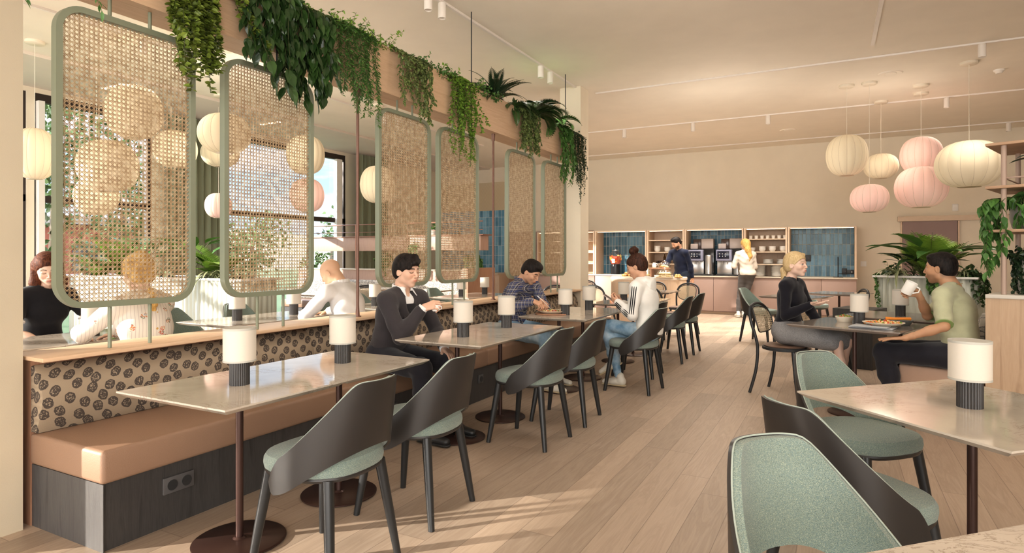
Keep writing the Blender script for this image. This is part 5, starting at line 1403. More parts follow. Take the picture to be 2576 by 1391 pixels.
def face_cols(L,skin,lip,brow,hair=None,stubble=0,eyes_open=True,fem=False):
    """L: points in head space"""
    c=np.tile(np.array([*skin,1.0]),(len(L),1)); x,y,z=L[:,0],L[:,1],L[:,2]; ay=np.abs(y)
    def mixc(m,col): 
        m=np.clip(m,0,1)[:,None]; c[:,:3]=c[:,:3]*(1-m)+np.array(col)*m
    front=np.clip((x-.03)/.02,0,1)
    blush=np.exp(-(((ay-.038)/.020)**2+((z+.026)/.018)**2))*front; mixc(blush*.28,(skin[0]*1.05,skin[1]*.72,skin[2]*.65))
    if stubble: mixc(stubble*np.clip((-.034-z)/.02,0,1)*np.clip((x+.005)/.03,0,1),brow)
    lips=np.exp(-((ay/.020)**4+((z+.0570)/.0068)**4))*(x>.08); mixc(lips,lip)
    gap=np.exp(-((ay/.020)**4+((z+.0572)/.0018)**2))*(x>.085); mixc(gap*.8,(lip[0]*.35,lip[1]*.3,lip[2]*.3))
    bz=.0285+.004*np.sin(np.clip((ay-.012)/.036,0,1)*PI)-.05*np.clip(ay-.040,0,1)
    br=(np.abs(z-bz)<(.0036 if fem else .005))*(ay>.012)*(ay<.049)*(x>.045); mixc(br*.85,brow)
    ez=.0055; sh=np.exp(-(((ay-.031)/.020)**2+((z-ez)/.013)**2))*front; mixc(sh*.22,(skin[0]*.55,skin[1]*.45,skin[2]*.42))
    if eyes_open:
        e=1-((ay-.031)/.0145)**2; m=(e>0)*(np.abs(z-ez+.001)<.0062*np.sqrt(np.clip(e,0,1)))*(x>.06); mixc(m*.95,(.62,.60,.57)); 
        mi=(((ay-.031)/.0058)**2+((z-ez)/.0062)**2<1)*(x>.06); mixc(mi*.95,(.035,.02,.015))
        la=(e>0)*(np.abs(z-(ez+.0058*np.sqrt(np.clip(e,0,1))))<.0022)*(x>.055); mixc(la*.9,(.02,.013,.01))
    else:
        e=1-((ay-.031)/.0155)**2; la=(e>0)*(np.abs(z-(ez-.0055*np.sqrt(np.clip(e,0,1))))<.0024)*(x>.055); mixc(la*.9,(.025,.015,.012))
    return c
def hand_sdf(side,curl=(.3,.35,.4,.45),spread=.06,thumb=.3,tc=.4):
    """x to the finger tips, z out of the back of the hand, thumb on +y*side"""
    s=SDF(); ky=(.030,.0105,-.0095,-.028); kx=(.086,.090,.086,.078); ln=((.042,.025,.020),(.046,.029,.021),(.042,.027,.020),(.033,.020,.018)); rr=(.0092,.0096,.0090,.0080)
    for i in range(4):
        s.cap((.0,ky[i]*.55*side,0),(kx[i],ky[i]*side,0),.0125,.0108,.012)
        p=V3(kx[i],ky[i]*side,-.001); a=0; ya=spread*(1.5-i)*side; c=curl[i]
        for j in range(3):
            a+=c*(1.0,1.25,.8)[j]; q=p+ln[i][j]*V3(math.cos(a)*math.cos(ya),math.sin(ya)*max(.2,math.cos(a)),-math.sin(a))
            s.cap(p,q,rr[i]*(1-.06*j),rr[i]*(.94-.08*j),.0035); p=q
    b=V3(.014,.022*side,-.006); m=b+.042*V3(math.cos(.75-thumb*.3),math.sin(.75-thumb*.3)*side,-tc*.9); m2=m+.030*V3(math.cos(.45-thumb),math.sin(.45-thumb)*side,-tc); e=m2+.024*V3(math.cos(.2-thumb),math.sin(.2-thumb)*side,-tc*.8)
    s.cap(b,m,.015,.0115,.012).cap(m,m2,.0112,.0098,.003).cap(m2,e,.0098,.0082,.003)
    return s
def frame(fwd,up):
    f=np.array(fwd,float); f/=np.linalg.norm(f); u=np.array(up,float); u=u-f*(u@f); u/=np.linalg.norm(u); return np.stack([f,np.cross(u,f),u],1)
def ik(a,h,l1,l2,pole):
    d=h-a; D_=np.linalg.norm(d); D2=min(D_,(l1+l2)*.995); u=d/D_; h=a+u*D2
    x=(l1*l1-l2*l2+D2*D2)/(2*D2); y=math.sqrt(max(l1*l1-x*x,1e-6)); p=np.array(pole,float); p=p-u*(p@u); p/=np.linalg.norm(p); return a+u*x+p*y,h
SKINM=None
def skin_mat():
    g=G('skin',(.7,.5,.4),.5,spec=.35); at=g.n('Attribute',attribute_name='Col').outputs['Color']; g.col(at); g.set(Subsurface_Weight=.10,Subsurface_Radius=(.012,.005,.003)); g.b.inputs['Subsurface Scale'].default_value=.6
    g.bump(g.noise(400,2),.05,.001); return g.m
M['skin']=skin_mat()
def cloth(name,c,rough=.85,bump=.2,sc=350,var=.12,sheen=.2):
    g=G(name,c,rough,spec=.2); n=g.noise(9,4,.6); g.col(g.mix(n,tuple(x*(1-var) for x in c),tuple(min(1,x*(1+var)) for x in c))); g.bump(g.m2('ADD',g.noise(sc,2),g.m2('MULTIPLY',g.noise(22,3,.55,dist=.8),2.0)),bump,.004); g.set(Sheen_Weight=sheen); return g.m
def hairm(name,c1,c2,axis=(1,1,.12)):
    g=G(name,c1,.6,spec=.22); n=g.noise(130,3,.6,g.mapv(axis),.6); g.col(g.ramp(n,[(.35,c1),(.65,c2)])); g.bump(n,.15,.003); return g.m
def person(label,loc,rz,skin,H):
    """H: dict with the pose in a local frame (x forward, y left, z up, floor at 0); *_w entries are world points"""
    root=empty('person',(loc[0],loc[1],0),rz,label,'person')
    c,s=math.cos(rz),math.sin(rz)
    def lw(p): dx,dy=p[0]-loc[0],p[1]-loc[1]; return V3(c*dx+s*dy,-s*dx+c*dy,p[2])
    fem=H.get('fem',False); sc=H.get('scale',1.0)*(.95 if fem else 1.0); g=H
    pel=V3(*g.get('pelvis',(0,0,.555)))
    l=g.get('lean',(.10,.16,.22,.30)); dr=lambda a:V3(math.sin(a),0,math.cos(a))
    tw=g.get('twist',0.0); Tz=rotm(tw)
    sd=g.get('side',0.0); sv=V3(0,sd,0)
    waist=pel+(dr(l[0])+sv)*.165*sc; chest=waist+(dr(l[1])+sv)*.175*sc; neck=chest+(dr(l[2])+sv)*.175*sc
    if 'head_w' in g: head=lw(g['head_w'])
    else: head=neck+(dr(l[3])+sv)*.165*sc
    Hy,Hp,Hr=g.get('head_rot',(0,.2,0)); HR=rotm(Hy,Hp,Hr)
    sw=(.165 if fem else .190)*sc; shl=g.get('shrug',0)
    sh={}
    for k,y in (('L',1),('R',-1)): sh[k]=neck+Tz@V3(.0+g.get('shfwd',.01),y*sw,-.055*sc+shl)
    hip={k:pel+V3(.0,y*.088*sc,-.0) for k,y in (('L',1),('R',-1))}
    arm={}
    for k in 'LR':
        wr=g['wrist'+k]; wr=lw(wr) if g.get('world',True) else V3(*wr)
        el_,wr=ik(sh[k],wr,.285*sc,.255*sc,g.get('pole'+k,(-.3,.5 if k=='L' else -.5,-1))); arm[k]=(sh[k],el_,wr)
    leg={}
    for k in 'LR':
        kn=g['knee'+k]; an=g['ank'+k]; kn=lw(kn) if g.get('world_legs',False) else V3(*kn); an=lw(an) if g.get('world_legs',False) else V3(*an); leg[k]=(hip[k],kn,an)
    def torso(off,k=.05,S=None,tight=1.0):
        S=S or SDF(); cw=(.140 if fem else .160)*sc
        tx=lambda p,a:frame((math.cos(a),0,-math.sin(a)),(math.sin(a),0,math.cos(a)))
        S.ell(pel+V3(-.01,0,.02),(.118*sc+off,(.168 if fem else .160)*sc+off,.125*sc+off),k)
        S.ell(waist,((.088 if fem else .105)*sc+off,(.118 if fem else .142)*sc+off,.13*sc),k,1,tx(0,l[0]))
        S.ell(chest+V3(0,0,-.01),((.100 if fem else .118)*sc+off,cw+off,.155*sc+off),k,1,Tz@tx(0,l[1]))
        u=Tz@V3(0,1,0)
        S.cap(sh['L']-u*.05,sh['R']+u*.05,.046*sc+off,.046*sc+off,k)
        for q in 'LR': S.cap(neck+V3(-.012,0,.012),sh[q]+V3(-.005,0,.012),.040*sc+off*.6,.040*sc+off*.6,.04)
        if fem:
            for y in (1,-1): S.ell(chest+Tz@V3(.060,y*.060,-.015),(.045+off,.055+off,.05+off),.07)
        return S
    def arm_sdf(S,q,off,t0=0,t1=1,ta=1,k=.02):
        a,e,w=arm[q]; m=(.82 if fem else 1)*sc
        S.cap(a,a+(e-a)*ta if ta<1 else e,.047*m+off,(.038*m+off),k+.01)
        if t1>0:
            w2=e+(w-e)*t1; S.cap(e,e+(w2-e)*.4,.038*m+off,.038*m+off,k).cap(e+(w2-e)*.3,w2,.038*m+off,(.038-.012*t1)*m+off,k)
        return S
    def leg_sdf(S,q,off,t1=1,k=.03,thigh=1.0,only=None):
        a,kn,an=leg[q]; m=(.95 if fem else 1)*sc
        S.cap(a,a+(kn-a)*thigh,.090*m+off,(.090-.030*thigh)*m+off,k+.02)
        if t1>0:
            e=kn+(an-kn)*t1; S.cap(kn,kn+(e-kn)*.45,.058*m+off,.056*m+off,k).cap(kn+(e-kn)*.4,e,.056*m+off,(.056-.020*t1)*m+off,k)
        return S
    # ----- body (one mesh)
    parts=[];cols=[]
    coarse=SDF(); torso(-.012,S=coarse)
    for q in 'LR': arm_sdf(coarse,q,-.004); leg_sdf(coarse,q,-.010)
    P,Q=coarse.poly(.0095 if g.get('bare',False) else .015); parts.append((P,Q)); cols.append(rgba(P,skin))
    hs=head_sdf(fem,wide=g.get('wide',1.0)); sc_h=g.get('hscale',1.0 if not fem else .96)
    for i,pr in enumerate(hs.p):
        ty,a,b,cc,d,k,op,sx=pr; hs.p[i]=(ty,a*sc_h,b*sc_h,(cc*sc_h if ty=='c' else cc),(d*sc_h if ty=='c' else d),k*sc_h,op,sx)
    hs.xf(HR,head)
    nr=(.047 if fem else .058)*sc
    nb=neck+V3(-.01,0,-.03)
    hs.cap(head+HR@V3(-.030,0,-.055),neck+V3(-.012,0,.0),nr*.97,nr*1.04,.02).cap(neck+V3(-.012,0,.0),nb,nr*1.04,nr*1.25,.02)
    P,Q=hs.poly(.0027); L=(P-head)@HR/sc_h
    cc=face_cols(L,skin,g.get('lip',(skin[0]*.82,skin[1]*.50,skin[2]*.48)),g.get('brow',(.03,.02,.015)),stubble=g.get('stubble',0),eyes_open=g.get('eyes',False),fem=fem)
    bz_=(np.linalg.norm(P-head,axis=1)>.14); cc[bz_,:3]=skin
    if 'scalp' in g: # short cropped hair painted where the scalp is
        m=g['scalp'](L); cc[:,:3]=cc[:,:3]*(1-m[:,None])+np.array(g.get('hairc',(.02,.015,.012)))*m[:,None]
    parts.append((P,Q)); cols.append(cc)
    for q,sd_ in (('L',-1),('R',1)):
        hd=g.get('hand'+q,{}); a,e,w=arm[q]
        f=hd.get('dir'); f=V3(*f) if f is not None else (w-e); up=V3(*hd.get('up',(0,0,1)))
        if hd.get('world',False):
            Rw=rotm(-rz); f=Rw@f; up=Rw@up
        S=hand_sdf(sd_,hd.get('curl',(.25,.3,.35,.4)),hd.get('spread',.05),hd.get('thumb',.3),hd.get('tc',.35))
        ms=(.88 if fem else 1)*sc
        for i,pr in enumerate(S.p):
            ty,a1,b1,c1,d1,k1,op,sx=pr; S.p[i]=(ty,a1*ms,b1*ms,c1*ms,d1*ms,k1,op,sx)
        FR=frame(f,up); S.xf(FR,w); 
        u=(w-e)/np.linalg.norm(w-e); S.cap(w-u*.05,w+FR[:,0]*.004,.027*ms,.022*ms,.015)
        P,Q=S.poly(.0036); parts.append((P,Q)); cols.append(rgba(P,tuple(x*.97 for x in skin)))
        g['_h'+q]=(w,FR)
    # subtle colour variation
    np_mesh('body',parts,M['skin'],root,cols)
    ctx=dict(root=root,torso=torso,arm=arm_sdf,leg=leg_sdf,neck=neck,chest=chest,waist=waist,pel=pel,head=head,HR=HR,sh=sh,A=arm,Lg=leg,hip=hip,sc=sc,lw=lw,sh_=sc_h,Tz=Tz,g=g)
    return ctx
def garment(c,name,mat,S,h=.008,A=.003,seed=1,f=1.0,parent=None):
    return np_mesh(name,[S.poly(h,folds(A,seed,f) if A else None)],M[mat],parent or c['root'])
def top(c,mat,off=.014,arms=1.0,ta=1,name='shirt',A=.003,seed=1,collar=True,hem=None,h=.008,f=1.0,neckcut=.06,cut=None):
    S=SDF(); c['torso'](off,S=S)
    for q in 'LR': c['arm'](S,q,off-.002,t1=arms,ta=ta)
    n=c['neck']; S.cap(n+V3(.005,0,.10),n+V3(-.002,0,.025),.062*c['sc'],.060*c['sc'],.008,-1)
    if hem is not None: S.half(c['pel']+V3(0,0,hem),(0,0,-1))
    if cut:
        for a,b,ra,rb in cut: S.cap(a,b,ra,rb,.006,-1)
    return garment(c,name,mat,S,h,A,seed,f)
def trousers(c,mat,off=.012,t1=.93,name='trousers',A=.0028,seed=5,top_=.10,thigh=1.0,h=.009):
    S=SDF(); S.ell(c['pel']+V3(-.01,0,.02),(.118*c['sc']+off,.165*c['sc']+off,.125*c['sc']),.04)
    for q in 'LR': c['leg'](S,q,off,t1=t1,thigh=thigh)
    S.half(c['pel']+V3(0,0,top_),(0,0,1)); return garment(c,name,mat,S,h,A,seed)
def shoe(c,q,mat,sole,fwd=(1,0,0),L=.27,flat=0.0):
    a=c['Lg'][q][2]; f=frame(fwd,(0,0,1) if abs(fwd[2])<.9 else (1,0,0)); S=SDF(); o=V3(0,0,0)
    S.cap((-.045,0,-.045),(.05,0,-.05),.036,.036,.02,1).cap((.03,0,-.05),(L-.10,0,-.062),.042,.030,.03,1,(V3(0,0,1),1.15)).cap((-.02,0,.01),(-.035,0,-.04),.038,.038,.02)
    S.xf(f,a); o=garment(c,'shoe',mat,S,.006,0)
    S=SDF(); S.cap((-.045,0,-.082),(L-.10,0,-.085),.040,.036,.01,1,(V3(0,0,1),3.2)); S.xf(f,a); garment(c,'sole',sole,S,.006,0,parent=o); return o
def hair(c,mat,S,h=.004,A=.0004,name='hair',seed=3):
    S.xf(c['HR'],c['head']); 
    rs_=np.random.RandomState(seed)
    hd=c['head']; 
    def nz(x,y,z): return A*np.sin(95*x+40*y+11*np.sin(30*z))*np.sin(80*y-35*x+9*np.sin(26*z+1))
    A=min(A,.0012); return np_mesh(name,[S.poly(h,nz)],M[mat],c['root'])
def cap_hair(vol=1.0,fr=.0,low=-.045,front=.062,sides=True):
    S=SDF(); S.ell((-.018,0,.044),(.103*vol,.086*vol,.090*vol),.01)
    S.ell((-.050,0,-.005),(.066*vol,.080*vol,.075*vol),.03)
    S.ell((.085,0,-.030),(.085,.085,.090),.012,-1)           # face opening
    S.half((0,0,low),(.35,0,-1),.01)
    for y in (1,-1): S.ell((.004,y*.09,-.022),(.026,.03,.034),.008,-1)
    return S
def collar_band(c,mat,r=.066,name='collar',hgt=.03,open_=.0,tilt=.25):
    n=c['neck']; S=SDF(); pts=[]
    for k in range(15):
        a=open_+(2*PI-2*open_)*k/14; pts.append(n+V3(-.004+r*math.cos(a)*1.02,r*math.sin(a)*1.05,.030-.030*math.cos(a)*tilt*2))
    for y in (1,-1): S.cap(n+V3(.045,y*.048,.034),n+V3(.088,y*.060,-.022),.017,.006,.01,1,(V3(.6,y*.5,.6)/.98,2.2))
    for p,q in zip(pts[:-1],pts[1:]): S.cap(p,q,.006,.006,.01).cap(p+V3(0,0,hgt*.5),q+V3(0,0,hgt*.5),.006,.006,.012)
    return garment(c,name,mat,S,.0045,0)

def band(c,name,mat,p,q,r,h=.005):
    p=np.array(p);q=np.array(q);u=(q-p)/np.linalg.norm(q-p); S=SDF(); S.cap(p-u*.06,q+u*.06,r,r,.003); S.half(p,-u,.002); S.half(q,u,.002); return garment(c,name,mat,S,h,0)
# ------------------------------------------------------------------ cloth materials
M['suit']=cloth('charcoal_suit_cloth',(.050,.043,.046),.8,.35); M['suit_t']=cloth('dark_trouser_cloth',(.026,.025,.032))
M['white_shirt']=cloth('white_shirt_cotton',(.78,.76,.75),.8,.15); M['navy']=cloth('navy_sweater_knit',(.009,.013,.034)); M['black_knit']=cloth('black_knit',(.012,.011,.016))
M['black_tee']=cloth('black_tee_cotton',(.014,.013,.016)); M['cream_knit']=cloth('cream_knit',(.66,.60,.52)); M['hoodie']=cloth('white_hoodie_fleece',(.74,.72,.68),.9,.25)
M['tee_green']=cloth('pale_green_tee',(.46,.46,.31),.85,.25,300,.16); M['tee_trim']=cloth('green_tee_trim',(.24,.33,.12)); M['grey_trouser']=cloth('dark_grey_trouser',(.095,.085,.080))
g_=G('blue_denim',(.2,.3,.45),.8); n_=g_.noise(7,4,.6); g_.col(g_.ramp(n_,[(.30,(.07,.15,.27)),(.5,(.17,.29,.42)),(.72,(.40,.53,.64))])); g_.bump(g_.m2('ADD',g_.noise(420,2),g_.m2('MULTIPLY',g_.noise(20,3),2.0)),.25,.004); M['denim']=g_.m
g_=G('light_denim',(.5,.6,.7),.8); n_=g_.noise(7,4,.6); g_.col(g_.ramp(n_,[(.32,(.15,.28,.42)),(.52,(.36,.50,.62)),(.70,(.60,.70,.77))])); g_.bump(g_.m2('ADD',g_.noise(420,2),g_.m2('MULTIPLY',g_.noise(20,3),2.0)),.25,.004); M['denim_l']=g_.m
M['denim_d']=cloth('dark_denim',(.020,.028,.045)); M['white_shoe']=G('white_shoe_leather',(.72,.68,.60),.5).m; M['gum']=G('shoe_sole',(.55,.45,.30),.6).m; M['black_shoe']=G('black_shoe_leather',(.02,.02,.02),.4).m
g_=G('grey_tweed_skirt',(.2,.2,.2),.9); n_=g_.noise(480,2,.7); g_.col(g_.ramp(n_,[(.38,(.12,.12,.13)),(.52,(.28,.27,.27)),(.66,(.46,.45,.44))])); g_.bump(n_,.4,.003); g_.set(Roughness=.9); M['skirt']=g_.m
def plaid():
    g=G('blue_plaid_flannel',(.05,.06,.15),.9); x,y,z=sep(g,g.mapv(rot=(.0,.0,.5)))[:3]; u=g.m2('ADD',x,g.m2('MULTIPLY',y,.8))
    def band(v,p,w,o=0.0): f=g.m2('FRACT',g.m2('ADD',g.m2('DIVIDE',v,p),o)); return g.m2('LESS_THAN',f,w)
    c=g.mix(g.m2('MULTIPLY',g.m2('ADD',band(u,.040,.45),band(z,.040,.45)),.5),(.018,.022,.045),(.050,.065,.165))
    c=g.mix(g.m2('MULTIPLY',g.m2('MAXIMUM',band(u,.020,.12),band(z,.020,.12)),.6),c,(.42,.36,.30)); c=g.mix(g.m2('MULTIPLY',g.m2('MAXIMUM',band(u,.040,.08,.35),band(z,.040,.08,.35)),.7),c,(.62,.60,.60))
    g.col(c); g.bump(g.noise(22,3),.3,.005); return g.m
M['plaid']=plaid()
def floral():
    g=G('floral_striped_blouse',(.8,.75,.68),.85); x,y,z=sep(g,g.obj)[:3]; st=g.m2('LESS_THAN',g.m2('FRACT',g.m2('DIVIDE',g.m2('ADD',y,g.m2('MULTIPLY',x,.4)),.021)),.2)
    c=g.mix(g.m2('MULTIPLY',st,.55),(.78,.73,.66),(.50,.43,.40)); vo=g.n('TexVoronoi',{'Vector':g.obj,'Scale':13.0}); fl=g.m2('LESS_THAN',g.m2('ADD',vo.outputs['Distance'],g.m2('MULTIPLY',g.noise(60,2),.5)),.47)
    c=g.mix(g.m2('MULTIPLY',fl,g.m2('GREATER_THAN',g.noise(150,2),.46)),c,g.ramp(g.noise(30,2),[(.4,(.20,.28,.20)),(.5,(.62,.16,.12)),(.6,(.65,.40,.15)),(.7,(.30,.38,.55))])); g.col(c); g.bump(g.noise(20,3),.3,.005); return g.m
M['floral']=floral()
M['hair_black']=hairm('black_hair',(.006,.005,.005),(.028,.020,.017)); M['hair_brown']=hairm('dark_brown_hair',(.020,.009,.006),(.085,.034,.020)); M['hair_auburn']=hairm('auburn_hair',(.045,.014,.008),(.17,.060,.030))
M['hair_blonde']=hairm('blonde_hair',(.52,.37,.19),(.72,.56,.33)); M['hair_gold']=hairm('golden_hair',(.45,.25,.07),(.80,.55,.22)); M['tie']=G('hair_tie',(.02,.02,.04),.7).m; M['gold']=G('gold_chain',(.7,.5,.2),.3,.9).m
SK_L=(.70,.455,.335); SK_P=(.74,.52,.41); SK_T=(.50,.29,.175); SK_M=(.62,.37,.25)
# ------------------------------------------------------------------ man in the dark suit
c=person('man in a dark suit seated on the banquette, raising a small white cup',(-3.06,3.74),rad(-4),SK_L,dict(
  lean=(.22,.28,.36,.28),head_rot=(-.08,.12,0),eyes=False,wristR=(-2.66,3.64,.945),poleR=(.15,-.25,-1),wristL=(-2.63,3.87,.625),poleL=(-.2,.7,-.6),
  kneeR=(.44,-.13,.52),kneeL=(.46,.12,.52),ankR=(.50,-.14,.10),ankL=(.52,.14,.10),
  handR=dict(dir=(.80,.35,.30),up=(.1,-.8,.55),curl=(.75,.75,.8,.85),tc=.5,thumb=.6),handL=dict(dir=(.85,-.25,-.35),up=(.2,.1,1),curl=(.35,.4,.45,.5))))
n=c['neck']; ch=c['chest']
top(c,'suit',.019,.88,name='jacket',A=.003,seed=2,h=.0065,cut=[(n+V3(.11,0,.03),ch+V3(.185,0,-.15),.066,.020)])
S=SDF(); c['torso'](.012,S=S); S.cap(n+V3(.005,0,.10),n+V3(-.002,0,.025),.040,.060,.008,-1); S.half(c['waist'],(0,0,-1)); garment(c,'white_shirt_body','white_shirt',S,.007,.002)
S=SDF(); c['torso'](.015,S=S); S.half(n+V3(.0,0,-.055),(.35,0,1)); S.half(c['waist'],(0,0,-1)); garment(c,'dark_vest','black_tee',S,.008,.001)
collar_band(c,'white_shirt',.066,'shirt_collar',.034,.5)
for q in 'LR':
    a,e,w=c['A'][q]; u=(w-e)/np.linalg.norm(w-e); band(c,'shirt_cuff','white_shirt',w-u*.06,w+u*.012,.0375)
    if q=='R':
        for k in range(4):
            p=w-u*(.075+.016*k); pp=p+V3(.0,-.042,-.002); S=SDF(); S.ell(pp,(.0055,.004,.0055),.002); garment(c,'sleeve_button','black_shoe',S,.0025,0)
S=SDF()
for y in (1,-1): S.cap(n+V3(.030,y*.066,.012),ch+V3(.118,y*.052,-.02),.015,.017,.01).cap(ch+V3(.118,y*.052,-.02),ch+V3(.150,y*.020,-.13),.017,.010,.01)
garment(c,'lapels','suit',S,.005,0); trousers(c,'suit_t',.014)
for q in 'LR': shoe(c,q,'black_shoe','black_shoe')
S=cap_hair(1.04); S.cap((.035,.035,.108),(.088,-.020,.078),.030,.022,.02).cap((.02,-.03,.105),(.075,-.055,.040),.028,.018,.02).cap((.06,.05,.085),(.092,.010,.070),.018,.014,.015); hair(c,'hair_black',S)
# cup in his hand
w,F=c['g']['_hR']; hp=Matrix.Rotation(rad(-4),3,'Z')@Vector(w+F[:,0]*.085-F[:,2]*.035); r=empty('espresso_cup',(-3.06+hp.x,3.74+hp.y,hp.z-.03),0,'small white cup held up by the man in the dark suit','cup')
m=MB(); m.lathe([(0,0),(.020,0),(.030,.012),(.037,.048),(.035,.048),(.028,.014),(0,.008)],28); m.build('body',M['ceramic'],r); m=MB(); m.tube([(.034,0,.04),(.052,0,.036),(.050,0,.018),(.031,0,.014)],.0035,6); m.build('handle',M['ceramic'],r)
# ------------------------------------------------------------------ man in plaid
c=person('man in a blue plaid shirt and light jeans eating from a round plate',(-3.06,5.78),rad(-12),SK_M,dict(
  lean=(.10,.22,.45,.85),head_rot=(.05,.62,0),wristR=(-2.66,5.44,.885),poleR=(-.2,-.8,-.8),wristL=(-2.66,5.66,.875),poleL=(-.2,.8,-.8),brow=(.02,.014,.01),stubble=.12,
  kneeR=(.55,-.16,.52),kneeL=(.50,.16,.52),ankR=(.62,-.18,.10),ankL=(.45,.16,.10),shfwd=.03,
  handR=dict(dir=(.8,.25,-.30),up=(.2,-.3,.9),curl=(.8,.8,.85,.9),tc=.5,thumb=.6),handL=dict(dir=(.85,-.3,-.35),up=(.2,.3,.9),curl=(.6,.65,.7,.7),tc=.5)))
top(c,'plaid',.017,.93,A=.0035,seed=4,f=1.1); collar_band(c,'plaid',.070,'shirt_collar',.032,.5); trousers(c,'denim_l',.012)
for q in 'LR': shoe(c,q,'white_shoe','gum')
S=cap_hair(.99); S.ell((.040,.0,.106),(.052,.058,.026),.03,1,rotm(0,.2,0)).cap((.070,.0,.098),(.100,-.012,.074),.016,.006,.02); hair(c,'hair_black',S)
# ------------------------------------------------------------------ woman in the white hoodie
c=person('woman with a hair bun and white striped-sleeve hoodie looking at her phone',(-1.64,5.97),rad(178),SK_M,dict(fem=True,
  pelvis=(.02,0,.585),lean=(.02,.10,.24,.35),head_rot=(.10,.42,0),wristL=(-1.93,5.86,.865),poleL=(-.3,.4,-1),wristR=(-1.94,6.03,.84),poleR=(-.3,-.4,-1),
  kneeL=(.42,.03,.63),kneeR=(.42,-.06,.50),ankL=(.42,-.06,.27),ankR=(.34,-.05,.10),brow=(.03,.016,.01),
  handL=dict(dir=(.75,-.25,.40),up=(-.1,.75,-.5),curl=(.55,.6,.6,.65),tc=.4,thumb=.5),handR=dict(dir=(.7,.3,.42),up=(0,-.5,-.8),curl=(.55,.6,.6,.65),tc=.4)))
top(c,'hoodie',.026,.95,name='hoodie',A=.0045,seed=6,f=.8,hem=-.02)
n=c['neck']; S=SDF(); S.cap(n+V3(-.055,.07,.015),n+V3(-.10,.0,-.07),.030,.034,.03).cap(n+V3(-.055,-.07,.015),n+V3(-.10,.0,-.07),.030,.034,.03).cap(n+V3(.03,.075,.0),n+V3(-.06,.075,.02),.022,.028,.02).cap(n+V3(.03,-.075,.0),n+V3(-.06,-.075,.02),.022,.028,.02).ell(n+V3(-.105,0,-.03),(.030,.085,.07),.03)
garment(c,'hood','hoodie',S,.007,.003,9)
a,e,w=c['A']['L']; rr=(.82*.95*.052+.0285)
m=MB()
def limbstripe(m,a,b,ra,rb,az,w_=.0045,out=(0,1,0)):
    a=np.array(a);b=np.array(b); t=(b-a)/np.linalg.norm(b-a); o=np.array(out,float); o=o-t*(o@t); o/=np.linalg.norm(o); s_=np.cross(t,o)
    d=o*math.cos(az)+s_*math.sin(az); P=[a+(b-a)*k/8+d*(ra+(rb-ra)*k/8+.001) for k in range(9)]; m.tube([tuple(p) for p in P],w_,6,flat=1)
for az in (-.42,-.12,.18): limbstripe(m,a+V3(0,.0,.0),e,.052*.78+.026,.041*.78+.0275,az)
for az in (-.42,-.12,.18): limbstripe(m,e,w+(e-w)*.10,.042*.78+.0265,.028*.78+.026,az)
m.build('black_sleeve_stripes',M['black_tee'],c['root'])
trousers(c,'denim_l',.004,.95,name='jeans'); 
shoe(c,'L','white_shoe','gum',(.85,.2,-.5),.25); shoe(c,'R','white_shoe','gum',(1,-.1,0),.25)
S=cap_hair(.96,low=-.05); S.ell((-.040,0,.158),(.050,.050,.040),.010).ell((-.06,.025,.165),(.028,.03,.026),.006).ell((-.02,-.022,.175),(.030,.03,.022),.006).ell((-.05,-.01,.185),(.026,.03,.016),.006).ell((-.055,0,.03),(.058,.068,.080),.03); hair(c,'hair_brown',S,A=.003)
hl=(Vector((-1.64,5.97,0))+Matrix.Rotation(rad(178),3,'Z')@Vector(c['g']['_hL'][0])); r=empty('smartphone',(-2.045,5.945,.90),0,'dark smartphone in the hands of the hoodie woman','phone')
m=MB(); m.rbox(-.072,.072,-.036,.036,-.004,.004,.003); m.v=[tuple(Matrix.Rotation(rad(32),3,'Y')@Vector(p)) for p in m.v]; m.build('case',M['greyplastic'],r)
m=MB(); m.box(-.068,.068,-.033,.033,.0041,.0048); m.v=[tuple(Matrix.Rotation(rad(32),3,'Y')@Vector(p)) for p in m.v]; m.build('screen',M['screen'],r)
# ------------------------------------------------------------------ seated blonde woman
bl=T2-E1*.715+E2*.266
c=person('blonde woman with a ponytail, black sweater and grey tweed skirt, talking with one hand out',(bl.x,bl.y),TR,SK_P,dict(fem=True,bare=True,
  pelvis=(.0,0,.60),lean=(.04,.06,.10,.28),head_rot=(-.12,-.02,0),eyes=True,brow=(.42,.28,.17),lip=(.60,.22,.20),
  wristR=(-.225,6.20,.885),poleR=(-.4,-.3,-1),wristL=(-.13,6.46,.625),poleL=(-.3,.7,-.5),kneeR=(.46,-.05,.545),kneeL=(.50,.07,.54),ankR=(.52,-.03,.12),ankL=(.40,.10,.12),
  handR=dict(dir=(1,.1,.12),up=(.05,-.35,-1),curl=(.10,.14,.2,.28),tc=-.1,thumb=-.2,spread=.10),handL=dict(dir=(.85,-.35,-.45),up=(.25,.0,1),curl=(.3,.35,.4,.4))))
top(c,'black_knit',.016,.96,name='sweater',A=.003,seed=8,hem=.02)
S=SDF(); S.ell(c['pel']+V3(-.005,0,.02),(.128,.172,.135),.04)
for q in 'LR': a,k_,an=c['Lg'][q]; S.cap(a,a+(k_-a)*.93,.100,.076,.06)
S.cap(c['pel']+V3(.1,0,-.02),c['pel']+V3(.42,.01,-.045),.10,.085,.05); S.half(c['pel']+V3(0,0,.12),(0,0,1)); garment(c,'skirt','skirt',S,.008,.002,3)
for q in 'LR': shoe(c,q,'black_shoe','black_shoe')
